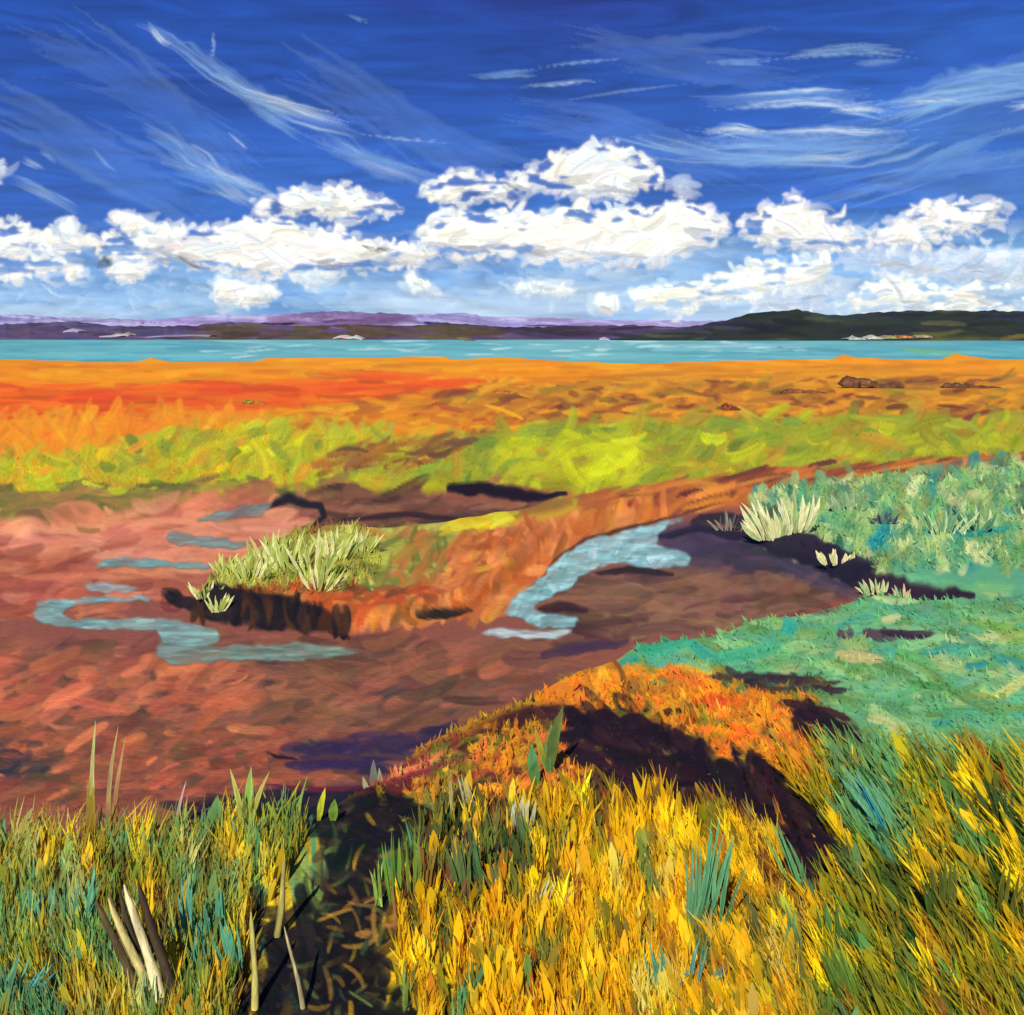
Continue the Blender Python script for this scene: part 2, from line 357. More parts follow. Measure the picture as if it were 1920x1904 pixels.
g.fill(L0([(1060, 925), (1250, 905), (1400, 895), (1600, 870), (1920, 835), (FR, 825), (FR, 862), (1900, 868), (1700, 880), (1540, 905), (1400, 915), (1250, 935), (1100, 965)]), (176, 98, 50), 3, 8)
# green bank on the right
gb = [(1400, 965), (1420, 925), (1560, 900), (1740, 885), (1900, 865), (FR, 850), (FR, 1430), (1880, 1420), (1700, 1410), (1640, 1385), (1560, 1335), (1500, 1300), (1400, 1275), (1280, 1245), (1180, 1245), (1160, 1225),
      (1200, 1195), (1350, 1185), (1500, 1150), (1650, 1110), (1830, 1122), (1740, 1096), (1650, 1084), (1570, 1044), (1530, 1020), (1450, 1002)]
g.fill(L0(gb), (96, 165, 115), 3, 9)
up_gb = [(1400, 965), (1420, 925), (1560, 900), (1740, 885), (1900, 865), (FR, 850), (FR, 1050), (1850, 1060), (1700, 1080), (1570, 1044), (1530, 1020), (1450, 1002)]
g.fill(L0(up_gb), (140, 175, 120), 6, 10)
g.fill([(1620, 1060), (1750, 1040), (FR, 1030), (FR, 1110), (1840, 1115)], (92, 165, 130), 8, 12)
# foreground
g.fill([(1000, 1300), (1060, 1262), (1160, 1240), (1280, 1245), (1420, 1275), (1520, 1310), (1620, 1390), (1560, 1480), (1400, 1470), (1250, 1400), (1150, 1350), (1050, 1340)], (222, 130, 38), 6, 14)
g.fill([(700, 1500), (780, 1420), (880, 1360), (1000, 1320), (1080, 1340), (1080, 1500), (900, 1560), (740, 1600)], (150, 88, 40), 7, 14)
g.fill([(760, 1500), (900, 1390), (1060, 1380), (1080, 1450), (960, 1470), (880, 1490), (780, 1560)], (214, 132, 38), 8, 14)
g.fill([(FL, 1570), (0, 1560), (120, 1578), (330, 1566), (540, 1545), (640, 1560), (620, 1700), (560, 2010), (FL, 2010)], (158, 138, 38), 6, 14)
g.fill([(700, 1520), (900, 1500), (1200, 1480), (1450, 1540), (1540, 1650), (1560, 2010), (560, 2010), (700, 1700)], (205, 142, 22), 8, 16)
g.fill([(1380, 1470), (1600, 1400), (1700, 1410), (FR, 1425), (FR, 2010), (1500, 2010), (1500, 1650)], (176, 148, 22), 8, 16)
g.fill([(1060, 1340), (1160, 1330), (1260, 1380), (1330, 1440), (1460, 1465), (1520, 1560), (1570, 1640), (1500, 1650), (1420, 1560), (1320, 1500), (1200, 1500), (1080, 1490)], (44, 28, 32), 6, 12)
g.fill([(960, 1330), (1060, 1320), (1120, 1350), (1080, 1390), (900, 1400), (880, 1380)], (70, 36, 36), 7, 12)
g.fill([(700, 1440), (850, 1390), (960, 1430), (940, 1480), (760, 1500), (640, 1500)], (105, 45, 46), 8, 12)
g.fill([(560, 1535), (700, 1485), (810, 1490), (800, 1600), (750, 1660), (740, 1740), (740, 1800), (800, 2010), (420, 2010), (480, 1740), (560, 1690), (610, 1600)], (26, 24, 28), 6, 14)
g.fill([(1490, 1320), (1540, 1320), (1640, 1400), (1600, 1430), (1500, 1385)], (60, 38, 48), 5, 10)
g.fill([(1420, 1255), (1560, 1275), (1570, 1310), (1480, 1310)], (66, 58, 60), 6, 10)
g.fill([(1280, 1245), (1420, 1265), (1400, 1300), (1300, 1290)], (92, 70, 45), 7, 10)
g.fill([(1590, 1430), (1640, 1440), (1700, 1540), (1640, 1560)], (96, 150, 110), 5, 10)
g.fill([(160, 1640), (330, 1690), (420, 2010), (250, 2010), (170, 1720)], (70, 58, 45), 6, 12)
g.fill([(FL, 1850), (60, 1860), (160, 2010), (FL, 2010)], (45, 60, 50), 6, 12)

# broken colour, laid on in daubs region by region
OR = [((243, 152, 8), 4), ((235, 140, 15), 3), ((245, 168, 20), 2), ((225, 120, 20), 1.2)]
g.scatter(band(shore, [(FL, 725), (FR, 725)]), OR, 700, (40, 160), (5, 12), (0, 2), 5, 0.03, (.3, .8), relief=.5)
g.scatter([(1150, 690), (FR, 690), (FR, 735), (1150, 735)], [((226, 148, 24), 3), ((200, 126, 30), 1.6), ((238, 160, 22), 2)], 300, (40, 150), (4, 11), (1, 2), 6, 0.03, (.3, .8), relief=.5)
g.scatter([(FL, 715), (300, 725), (720, 700), (880, 715), (780, 755), (300, 775), (FL, 800)], [((238, 95, 20), 3), ((225, 75, 25), 2), ((245, 120, 15), 2), ((190, 80, 25), .7)], 420, (50, 160), (6, 14), (0, 3), 7, 0.05, (.3, .8))
g.scatter([(FL, 780), (300, 765), (620, 775), (620, 810), (300, 850), (FL, 890)], [((240, 150, 25), 3), ((245, 160, 30), 2), ((235, 125, 30), 2), ((225, 170, 40), 1)], 420, (20, 70), (10, 22), (60, 50), 7, 0.3, (.3, .75))
g.scatter([(540, 770), (800, 735), (1040, 735), (1040, 800), (760, 815), (500, 830)], [((228, 145, 18), 3), ((205, 115, 28), 2), ((170, 90, 35), 1.2), ((235, 165, 30), 1)], 350, (30, 90), (6, 16), (4, 10), 8, 0.1, (.4, .9))
g.scatter([(800, 745), (950, 722), (1200, 718), (1560, 712), (FR, 722), (FR, 790), (1500, 795), (1120, 812)],
          [((196, 124, 32), 3), ((146, 84, 36), 1.8), ((220, 150, 30), 3), ((114, 60, 36), 1), ((158, 132, 38), 1.4), ((238, 160, 25), 2)], 1000, (24, 95), (6, 16), (5, 12), 9, 0.15, (.45, .95))
YG = [((196, 190, 34), 3), ((176, 180, 38), 3), ((208, 210, 26), 1.6), ((138, 152, 48), 2), ((205, 170, 40), 2), ((222, 156, 36), 1.4)]
g.scatter([(FL, 900), (150, 850), (420, 800), (600, 800), (780, 825), (760, 870), (560, 905), (130, 930), (FL, 940)], YG, 520, (24, 90), (12, 30), (40, 45), 9, 0.5, (.4, .95))
YG2 = [((162, 168, 36), 3), ((146, 160, 44), 2.5), ((190, 196, 28), 1.8), ((176, 164, 40), 2.4), ((120, 144, 50), 1.2), ((186, 138, 40), 1)]
g.scatter([(650, 880), (900, 815), (1100, 795), (1600, 785), (FR, 785), (FR, 840), (1700, 865), (1400, 895), (1100, 915), (700, 905)], YG2, 760, (28, 110), (12, 32), (20, 30), 9, 0.4, (.4, .95))
g.scatter([(900, 850), (1000, 820), (1150, 812), (1250, 840), (1200, 895), (1050, 900)], [((222, 226, 15), 3), ((205, 212, 25), 2)], 50, (30, 100), (12, 28), (10, 30), 6, 0.3, (.2, .55))
g.scatter([(600, 880), (640, 840), (930, 808), (850, 840), (780, 875)], [((140, 92, 48), 3), ((165, 110, 45), 2), ((110, 80, 50), 1), ((175, 165, 45), 1.5)], 130, (24, 80), (6, 15), (15, 15), 8, 0.3)
g.scatter([(FL, 930), (200, 908), (640, 905), (620, 945), (330, 970), (FL, 975)], [((145, 120, 62), 3), ((125, 115, 55), 2), ((165, 120, 70), 2), ((95, 105, 50), 1.2), ((180, 190, 45), .6)], 330, (25, 90), (8, 18), (5, 15), 7, 0.2)
g.scatter([(1080, 930), (1250, 905), (1600, 870), (FR, 825), (FR, 862), (1700, 880), (1540, 905), (1250, 940)], [((190, 105, 50), 3), ((140, 75, 45), 2), ((210, 135, 50), 2), ((96, 48, 44), 1.3)], 330, (40, 130), (5, 12), (13, 5), 8, 0.08)
# mud strokes
mb = bm > .5
def mud_sc(p, pal, n, L=(30, 120), W=(8, 18), ang=(3, 8), al=(.35, .85)):
    pal = [((q[0][0] * 1.03, q[0][1] * 1.10, q[0][2] * 1.02), q[1]) for q in pal]
    n2_ = int(n * .35); g.scatter(None, pal, n2_, (L[0] * .6, L[1] * .6), (4, 9), ang, 10, 0.3, (.3, .9), 1.1, mask=g.poly(L1(p), 10) * mb, relief=0.45)
    g.scatter(None, pal, int(n * .6), (L[0], L[1] * 1.5), (W[0], W[1] * 1.6), ang, 10, 0.25, (.3, .8), 0.9, mask=g.poly(L1(p), 10) * mb, relief=0.45)
mud_sc([(FL, 965), (600, 930), (600, 1010), (400, 1070), (FL, 1090)], [((222, 134, 108), 3.4), ((204, 112, 94), 2.6), ((160, 84, 70), 1.4), ((226, 142, 124), 1.8), ((120, 78, 56), .6)], 760)
mud_sc([(FL, 1030), (150, 1040), (420, 1090), (320, 1140), (FL, 1250)], [((158, 76, 64), 3), ((192, 98, 80), 2.4), ((120, 56, 52), 1.4), ((216, 122, 94), 1.4)], 620)
mud_sc([(FL, 1200), (300, 1200), (900, 1200), (1180, 1190), (1000, 1300), (780, 1400), (FL, 1420)], [((128, 74, 62), 3), ((146, 84, 68), 2.2), ((104, 64, 56), 2.2), ((172, 94, 74), 1.2), ((76, 52, 50), 1.4)], 1300, (30, 110), (9, 20), (8, 14))
mud_sc([(FL, 1230), (480, 1230), (480, 1330), (FL, 1360)], [((188, 90, 70), 2), ((214, 112, 82), 1.4), ((150, 78, 62), 2)], 360, (26, 90), (10, 20), (15, 14))
mud_sc([(FL, 1380), (500, 1360), (700, 1420), (600, 1500), (FL, 1560)], [((160, 78, 60), 3), ((190, 94, 68), 2), ((112, 58, 52), 2), ((90, 66, 54), 1), ((224, 122, 84), 1)], 700, (24, 90), (8, 16), (12, 14))
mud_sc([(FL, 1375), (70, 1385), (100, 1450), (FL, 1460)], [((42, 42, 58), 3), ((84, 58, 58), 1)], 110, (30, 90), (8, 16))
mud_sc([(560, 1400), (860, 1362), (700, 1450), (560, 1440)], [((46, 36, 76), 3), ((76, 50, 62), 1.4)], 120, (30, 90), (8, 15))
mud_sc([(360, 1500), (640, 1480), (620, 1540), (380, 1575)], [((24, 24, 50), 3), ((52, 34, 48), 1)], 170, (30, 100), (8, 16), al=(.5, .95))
mud_sc([(560, 925), (1060, 930), (960, 965), (620, 990)], [((122, 72, 58), 3), ((90, 54, 50), 2), ((160, 96, 76), 1.6), ((60, 40, 44), 1)], 240, (30, 100), (6, 13))
mud_sc([(1240, 985), (1420, 1010), (1640, 1090), (1560, 1115), (1300, 1060)], [((72, 54, 84), 3), ((54, 44, 66), 2), ((96, 66, 82), 1)], 150, (30, 100), (8, 18), (-8, 10))
mud_sc([(1060, 1080), (1480, 1080), (1540, 1125), (1400, 1175), (1000, 1200)], [((124, 82, 70), 3), ((145, 100, 80), 1.6), ((90, 58, 54), 2), ((64, 44, 50), 1)], 380, (30, 100), (7, 16), (3, 10))
# island and slope
IS = [((170, 172, 75), 3), ((190, 190, 100), 2), ((130, 140, 60), 2), ((205, 205, 125), 1), ((160, 110, 55), .8)]
g.scatter(L0([(380, 1095), (560, 990), (860, 985), (850, 1060), (640, 1115), (480, 1120)]), IS, 300, (18, 60), (8, 16), (70, 30), 8, 0.2)
g.scatter(L0([(700, 1000), (860, 990), (840, 1050), (700, 1085)]), [((176, 176, 78), 3), ((150, 150, 60), 2), ((120, 124, 52), 1.4), ((186, 120, 60), 1.2)], 110, (30, 90), (10, 20), (14, 20), 6, .2)
g.scatter(L0([(780, 1000), (880, 1000), (860, 1090), (700, 1120)]), [((188, 112, 54), 3), ((110, 112, 50), 2), ((150, 130, 56), 1.5)], 70, (26, 80), (8, 18), (50, 30), 8, .3, (.4, .9))
g.scatter(L0([(860, 1010), (1040, 985), (1290, 925), (1200, 975, 1), (1040, 1045, 1), (930, 1150, 1), (700, 1170, 1), (620, 1140), (840, 1090)]),
          [((208, 120, 62), 3), ((222, 142, 80), 2), ((190, 92, 44), 2), ((160, 92, 46), 1.2), ((205, 140, 45), .8)], 520, (24, 75), (9, 20), (35, 25), 8, .35)
g.scatter(L0([(430, 1105), (840, 1100), (760, 1140), (600, 1145), (440, 1130)]), [((190, 84, 38), 3), ((150, 84, 44), 2), ((110, 70, 40), 1), ((215, 130, 60), .8)], 130, (20, 60), (8, 15), (15, 25), 8, .3)
g.scatter(L0([(820, 972), (960, 960), (950, 985), (840, 995)]), [((228, 185, 25), 3), ((215, 205, 50), 2)], 34, (20, 60), (7, 14), (8, 15), 6, .2)
# green bank
g.scatter(L0(up_gb), [((124, 170, 112), 3), ((158, 186, 118), 3.4), ((198, 206, 146), 2.4), ((92, 156, 118), 2.4), ((62, 150, 145), 1), ((132, 148, 84), 1.4), ((60, 120, 100), .7), ((84, 92, 84), .3)], 900, (22, 80), (11, 26), (60, 45), 9, 0.4)
g.scatter(L0([(1650, 1112), (FR, 1040), (FR, 1430), (1700, 1405), (1500, 1300), (1180, 1240), (1200, 1195), (1500, 1150)]),
          [((108, 174, 118), 4), ((92, 162, 124), 3), ((134, 190, 132), 2.6), ((80, 164, 144), 1.1), ((98, 146, 84), 2), ((164, 194, 122), 1.4), ((180, 190, 130), .6)], 1100, (34, 120), (12, 26), (-6, 16), 8, 0.25)
g.scatter([(1850, 1150), (FR, 1150), (FR, 1330), (1850, 1330)], [((150, 178, 90), 2), ((120, 160, 80), 2)], 80, (50, 120), (10, 20), (-6, 10), 8, .2)
for x, y, L_, W_, a_, c in [(1650, 1010, 66, 26, 60, (40, 150, 160)), (1480, 1180, 36, 30, 70, (55, 165, 150)), (1840, 1000, 120, 14, 8, (50, 155, 150)), (1760, 1220, 60, 14, 5, (70, 160, 150)), (1830, 1248, 50, 13, 5, (55, 150, 150)),
                            (1310, 1215, 70, 20, -40, (60, 165, 140)), (1250, 1205, 120, 36, 15, (65, 170, 135)), (1180, 1240, 44, 22, 20, (60, 160, 140)), (1400, 1225, 140, 30, 10, (75, 170, 130)), (1650, 1190, 70, 22, -10, (84, 66, 76)), (1700, 1188, 110, 16, -4, (58, 44, 62)),
                            (1585, 1187, 34, 20, 0, (96, 80, 96)), (1550, 1145, 60, 14, 10, (110, 110, 88)), (1650, 975, 50, 12, 18, (74, 84, 92)), (1900, 1290, 80, 22, 30, (185, 195, 120)), (1740, 1285, 90, 14, -8, (80, 140, 80)),
                            (1330, 1222, 60, 16, -35, (70, 165, 140))]:
    g.daub(x, y, L_, W_, math.radians(a_), c, 1, .1, .4)
# dark cut banks
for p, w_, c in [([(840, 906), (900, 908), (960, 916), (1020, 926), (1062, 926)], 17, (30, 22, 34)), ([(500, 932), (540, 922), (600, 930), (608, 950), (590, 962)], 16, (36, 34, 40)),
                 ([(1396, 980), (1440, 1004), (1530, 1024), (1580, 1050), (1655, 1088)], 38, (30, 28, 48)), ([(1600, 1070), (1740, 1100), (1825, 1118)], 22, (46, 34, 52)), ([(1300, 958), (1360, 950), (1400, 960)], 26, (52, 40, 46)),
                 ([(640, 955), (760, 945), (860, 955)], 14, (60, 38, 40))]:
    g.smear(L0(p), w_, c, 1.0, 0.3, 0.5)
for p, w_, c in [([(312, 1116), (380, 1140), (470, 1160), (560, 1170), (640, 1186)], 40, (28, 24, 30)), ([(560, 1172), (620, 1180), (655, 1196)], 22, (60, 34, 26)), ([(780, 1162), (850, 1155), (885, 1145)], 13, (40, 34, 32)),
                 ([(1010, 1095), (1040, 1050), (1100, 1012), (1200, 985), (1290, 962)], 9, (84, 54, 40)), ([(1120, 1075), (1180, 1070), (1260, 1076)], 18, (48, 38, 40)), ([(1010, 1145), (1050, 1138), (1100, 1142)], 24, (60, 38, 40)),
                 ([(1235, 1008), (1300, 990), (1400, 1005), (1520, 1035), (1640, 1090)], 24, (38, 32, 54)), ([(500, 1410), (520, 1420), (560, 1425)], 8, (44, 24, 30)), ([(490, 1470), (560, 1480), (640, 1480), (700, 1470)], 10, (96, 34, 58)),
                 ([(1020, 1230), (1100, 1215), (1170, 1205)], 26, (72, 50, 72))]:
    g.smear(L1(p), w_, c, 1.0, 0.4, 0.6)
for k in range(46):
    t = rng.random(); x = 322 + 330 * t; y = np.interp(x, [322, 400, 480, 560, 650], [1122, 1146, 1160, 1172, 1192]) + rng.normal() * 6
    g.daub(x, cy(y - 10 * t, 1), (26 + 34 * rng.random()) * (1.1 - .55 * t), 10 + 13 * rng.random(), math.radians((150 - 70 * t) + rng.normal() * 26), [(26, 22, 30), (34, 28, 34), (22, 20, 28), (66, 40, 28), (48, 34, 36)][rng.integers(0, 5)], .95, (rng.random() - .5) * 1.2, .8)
# (bold strokes below)
# foreground strokes, upright or swept by the wind
def sweep(x, y):
    t = min(1, max(0, (x - 1150) / 450.0)); t2 = min(1, max(0, (y - 1600) / 250.0)) * min(1, max(0, (420 - x) / 300.0))
    return 92 + 27 * t + 22 * t2 + rng.normal() * 10
FGL = [((218, 178, 34), 3), ((164, 156, 50), 3), ((122, 150, 76), 3), ((100, 162, 118), 3), ((130, 95, 35), 1.4), ((228, 190, 42), 1.3), ((70, 84, 48), 1)]
g.scatter([(FL, 1575), (540, 1555), (620, 1600), (600, 1720), (500, 1740), (470, 2010), (FL, 2010)], FGL, 900, (50, 130), (9, 20), sweep, 9, .12)
FGC = [((238, 180, 20), 4), ((220, 156, 22), 3), ((190, 140, 26), 1.8), ((140, 118, 32), 1.6), ((240, 192, 35), 2), ((150, 86, 28), .9), ((96, 96, 36), .8)]
g.scatter([(720, 1560), (900, 1510), (1200, 1500), (1420, 1560), (1540, 1680), (1560, 2010), (760, 2010), (700, 1720)], FGC, 1400, (40, 120), (10, 24), sweep, 9, .2)
FGR = [((226, 180, 14), 3.2), ((136, 128, 24), 3), ((92, 124, 52), 3), ((84, 146, 96), 1.0), ((62, 88, 40), 1.4), ((238, 192, 22), 2), ((110, 90, 30), 1)]
g.scatter([(1560, 1480), (1640, 1420), (1880, 1430), (FR, 1430), (FR, 2010), (1540, 2010), (1520, 1680)], FGR, 1400, (50, 150), (9, 24), sweep, 9, .15)
g.scatter([(1060, 1265), (1280, 1250), (1520, 1310), (1600, 1400), (1560, 1490), (1400, 1460), (1250, 1390), (1100, 1330)],
          [((232, 150, 38), 3.4), ((232, 118, 42), 1.8), ((226, 168, 48), 2.4), ((196, 126, 42), 1.8), ((150, 104, 42), 1.4), ((222, 92, 44), .6), ((120, 140, 80), .5)], 480, (30, 95), (10, 22), (25, 40), 9, .3)
g.scatter([(740, 1540), (800, 1420), (1060, 1330), (1090, 1480), (900, 1560)], [((212, 150, 40), 3), ((130, 66, 46), 1.2), ((228, 166, 45), 2.2), ((78, 48, 38), 1.2), ((116, 120, 44), 2.2), ((190, 90, 50), .8)], 340, (26, 80), (7, 16), (25, 25), 9, .3)
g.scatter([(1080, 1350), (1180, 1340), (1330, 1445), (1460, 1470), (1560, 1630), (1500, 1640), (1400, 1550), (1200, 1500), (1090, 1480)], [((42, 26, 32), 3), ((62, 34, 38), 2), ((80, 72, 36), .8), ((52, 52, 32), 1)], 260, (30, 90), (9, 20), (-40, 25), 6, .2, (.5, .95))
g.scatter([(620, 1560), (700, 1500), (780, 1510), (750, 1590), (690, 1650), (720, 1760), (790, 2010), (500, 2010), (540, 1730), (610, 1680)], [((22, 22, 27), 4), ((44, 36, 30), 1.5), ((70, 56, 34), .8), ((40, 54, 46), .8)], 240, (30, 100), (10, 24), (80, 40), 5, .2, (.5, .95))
g.scatter([(1320, 1480), (1420, 1470), (1570, 1640), (1500, 1780), (1400, 1780)], [((92, 54, 36), 2), ((120, 84, 34), 2), ((88, 100, 50), 1.5), ((60, 40, 36), 1)], 160, (40, 110), (9, 18), (105, 14), 8, .15)

BL = [((136, 194, 196), 3), ((162, 214, 218), 2.6), ((112, 172, 176), 1.2), ((190, 226, 230), 1.6)]
GR = [((126, 142, 124), 3), ((110, 148, 136), 2), ((146, 150, 130), 1)]
TE = [((120, 162, 148), 3), ((106, 152, 142), 2), ((146, 178, 164), 1)]
waters = [('creek', [(1292, 972), (1230, 984), (1180, 998), (1110, 1012), (1062, 1036), (1022, 1078), (965, 1126), (943, 1150), (985, 1166), (1010, 1180), (1080, 1172), (1084, 1160), (1040, 1156), (1004, 1148), (1010, 1132), (1062, 1108), (1100, 1072), (1150, 1058), (1230, 1066), (1286, 1064), (1300, 1044), (1228, 1024), (1234, 1000), (1262, 986)], BL, 200, (30, 26)),
          ('tidal_pool', [(895, 1190), (950, 1182), (1080, 1184), (1050, 1200), (960, 1198)], [((195, 205, 205), 2), ((150, 175, 185), 1)], 20, (0, 6)),
          ('tidal_pool', [(60, 1150), (70, 1130), (130, 1124), (280, 1120), (276, 1128), (150, 1134), (112, 1146), (122, 1162), (200, 1162), (300, 1160), (380, 1176), (412, 1190), (414, 1208), (360, 1216), (310, 1206), (290, 1184), (160, 1184), (80, 1170)], [((136, 178, 170), 3), ((160, 198, 194), 2), ((116, 162, 156), 1.6)], 110, (0, 8)),
          ('tidal_pool', [(300, 1205), (420, 1214), (560, 1206), (690, 1222), (600, 1240), (460, 1240), (330, 1250), (290, 1235)], GR, 60, (0, 6)),
          ('tidal_pool', [(180, 1068), (200, 1048), (260, 1046), (340, 1054), (404, 1062), (396, 1072), (300, 1066), (230, 1066)], TE, 40, (-3, 5)),
          ('tidal_pool', [(158, 1098), (200, 1092), (262, 1106), (220, 1112), (165, 1108)], [((160, 175, 168), 2), ((140, 160, 156), 1)], 24, (-3, 5)),
          ('tidal_pool', [(310, 1010), (320, 998), (400, 1008), (466, 1018), (440, 1030), (340, 1022)], GR, 30, (-4, 5)),
          ('tidal_pool', [(360, 982), (400, 962), (460, 950), (480, 936), (506, 934), (506, 954), (490, 970), (430, 976)], GR, 40, (15, 12))]
WATER_OUTLINES = [w_[1] for w_ in waters]
g.scatter([(1500, 1330), (1640, 1370), (1760, 1400), (FR, 1400), (FR, 1470), (1700, 1470), (1560, 1440)], [((104, 164, 108), 3), ((120, 140, 60), 2.4), ((176, 166, 50), 2), ((84, 120, 60), 1.6), ((130, 184, 130), 1.6)], 260, (30, 110), (8, 22), (118, 24), 9, .3, (.4, .95), 1.0)
BL_ = [((104, 168, 120), 3), ((116, 146, 70), 3), ((240, 202, 44), 3.4), ((60, 76, 44), 1.6), ((196, 190, 110), 1), ((110, 74, 36), 1.4), ((66, 146, 120), .4)]
g.scatter([(FL, 1585), (540, 1560), (600, 1700), (500, 1740), (470, 2010), (FL, 2010)], BL_, 330, (50, 170), (12, 30), sweep, 9, .12, (.7, 1.0), 1.0)
g.scatter([(FL, 1780), (180, 1800), (300, 2010), (FL, 2010)], [((80, 146, 110), 3), ((40, 60, 50), 2), ((216, 172, 40), 1), ((70, 100, 80), 1)], 60, (50, 150), (14, 34), sweep, 9, .2, (.6, 1.0), 1.0)
g.scatter([(720, 1540), (900, 1510), (1200, 1500), (1420, 1560), (1540, 1680), (1560, 2010), (760, 2010), (700, 1720)], [((255, 206, 28), 4.4), ((250, 192, 24), 3), ((120, 116, 36), 2.2), ((90, 96, 44), 1.4), ((140, 80, 30), 1.2), ((216, 206, 110), .8), ((84, 140, 96), .6)], 420, (40, 150), (12, 32), sweep, 8, .25, (.65, 1.0), 1.0)
g.scatter([(720, 1520), (960, 1500), (1000, 1640), (880, 1720), (740, 1680)], [((84, 100, 46), 3), ((60, 76, 44), 2), ((100, 60, 44), 1.6), ((150, 150, 70), 1), ((60, 40, 40), 1.2)], 60, (40, 130), (12, 26), (95, 12), 8, .15, (.7, 1.0), 1.0)
g.scatter([(1560, 1480), (1640, 1420), (1880, 1430), (FR, 1430), (FR, 2010), (1540, 2010), (1520, 1680)], [((252, 208, 24), 4), ((84, 118, 50), 3), ((60, 84, 38), 2), ((90, 140, 84), 1.2), ((150, 134, 30), 1.4), ((176, 100, 34), .7), ((60, 140, 130), .2)], 330, (60, 190), (12, 34), sweep, 8, .15, (.7, 1.0), 1.0)
g.scatter([(1560, 1420), (1700, 1415), (1760, 1560), (1640, 1620)], [((88, 150, 104), 3), ((70, 150, 128), .7), ((116, 146, 70), 2.4)], 44, (50, 150), (12, 30), (122, 8), 8, .12, (.6, 1.0), 1.0)
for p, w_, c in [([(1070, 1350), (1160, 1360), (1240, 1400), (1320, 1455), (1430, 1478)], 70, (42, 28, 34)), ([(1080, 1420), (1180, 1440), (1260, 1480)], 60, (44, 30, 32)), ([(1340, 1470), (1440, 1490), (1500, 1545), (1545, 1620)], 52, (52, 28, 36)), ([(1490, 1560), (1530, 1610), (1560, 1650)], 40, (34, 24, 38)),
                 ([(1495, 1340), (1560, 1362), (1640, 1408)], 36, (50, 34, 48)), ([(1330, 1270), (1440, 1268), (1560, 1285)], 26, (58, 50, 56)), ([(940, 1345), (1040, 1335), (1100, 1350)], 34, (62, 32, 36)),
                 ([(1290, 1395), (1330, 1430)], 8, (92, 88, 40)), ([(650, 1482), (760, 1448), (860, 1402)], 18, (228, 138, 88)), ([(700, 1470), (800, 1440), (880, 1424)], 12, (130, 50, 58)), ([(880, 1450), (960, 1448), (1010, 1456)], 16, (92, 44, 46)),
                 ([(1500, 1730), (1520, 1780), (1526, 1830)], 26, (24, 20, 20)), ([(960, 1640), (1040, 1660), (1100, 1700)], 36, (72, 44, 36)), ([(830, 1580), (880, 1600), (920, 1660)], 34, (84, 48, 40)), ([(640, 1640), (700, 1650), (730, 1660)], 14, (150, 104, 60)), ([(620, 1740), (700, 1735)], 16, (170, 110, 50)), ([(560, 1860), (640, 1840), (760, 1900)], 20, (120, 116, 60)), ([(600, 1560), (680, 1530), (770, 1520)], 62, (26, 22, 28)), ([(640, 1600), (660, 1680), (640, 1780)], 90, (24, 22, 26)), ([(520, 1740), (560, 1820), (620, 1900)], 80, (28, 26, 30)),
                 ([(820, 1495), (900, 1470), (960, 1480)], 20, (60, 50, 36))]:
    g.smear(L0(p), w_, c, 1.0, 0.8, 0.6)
g.scatter([(1020, 1320), (1200, 1310), (1420, 1440), (1600, 1640), (1480, 1700), (1300, 1560), (1040, 1520)], [((42, 26, 34), 3), ((66, 34, 40), 2), ((34, 30, 28), 1.5), ((96, 52, 40), .8)], 80, (24, 90), (8, 24), (-35, 45), 6, .4, (.4, .95), 1.1)
g.scatter([(1040, 1330), (1260, 1330), (1500, 1460), (1560, 1600), (1300, 1520), (1060, 1500)], [((224, 140, 44), 1.2), ((206, 110, 44), 1.4), ((120, 124, 48), 2), ((190, 150, 40), 1.4)], 40, (20, 80), (6, 16), (60, 60), 8, .4, (.4, .95), 1.1)
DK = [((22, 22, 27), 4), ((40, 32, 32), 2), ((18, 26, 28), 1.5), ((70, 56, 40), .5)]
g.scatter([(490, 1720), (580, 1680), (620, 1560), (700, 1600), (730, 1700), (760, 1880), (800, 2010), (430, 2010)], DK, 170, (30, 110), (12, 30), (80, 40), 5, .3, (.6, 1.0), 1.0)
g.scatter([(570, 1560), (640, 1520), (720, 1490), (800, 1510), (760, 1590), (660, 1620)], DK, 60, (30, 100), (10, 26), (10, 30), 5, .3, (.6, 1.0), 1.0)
g.scatter([(620, 1650), (740, 1640), (740, 1760), (620, 1780)], [((160, 104, 60), 1), ((190, 140, 50), 1), ((100, 60, 44), 1)], 12, (30, 80), (5, 11), (4, 10), 6, .3, (.4, .9), 1.1)
g.scatter([(1060, 1350), (1180, 1350), (1400, 1460), (1540, 1640), (1400, 1560), (1200, 1500), (1060, 1480)], [((108, 104, 40), 2), ((76, 84, 40), 2), ((176, 96, 40), 1), ((96, 44, 46), 2), ((150, 84, 60), .8)], 60, (24, 90), (5, 14), (-40, 50), 8, .3, (.3, .85), 1.1)
g.scatter([(860, 1370), (1060, 1350), (1090, 1470), (900, 1500)], [((232, 150, 40), 3), ((228, 118, 50), 2), ((110, 120, 50), 1), ((196, 80, 60), 1)], 46, (30, 90), (8, 20), (30, 40), 8, .3, (.5, .95), 1.0)
g.scatter([(620, 1560), (720, 1520), (770, 1560), (740, 1660), (700, 1900), (600, 1960), (540, 1900), (600, 1700)], [((150, 110, 45), 2), ((96, 110, 56), 2), ((190, 150, 40), 1), ((60, 84, 60), 1)], 44, (26, 80), (5, 12), (80, 40), 6, .3, (.4, .9), 1.0)
DM = [((32, 20, 32), 4), ((52, 26, 36), 2), ((26, 24, 28), 2)]
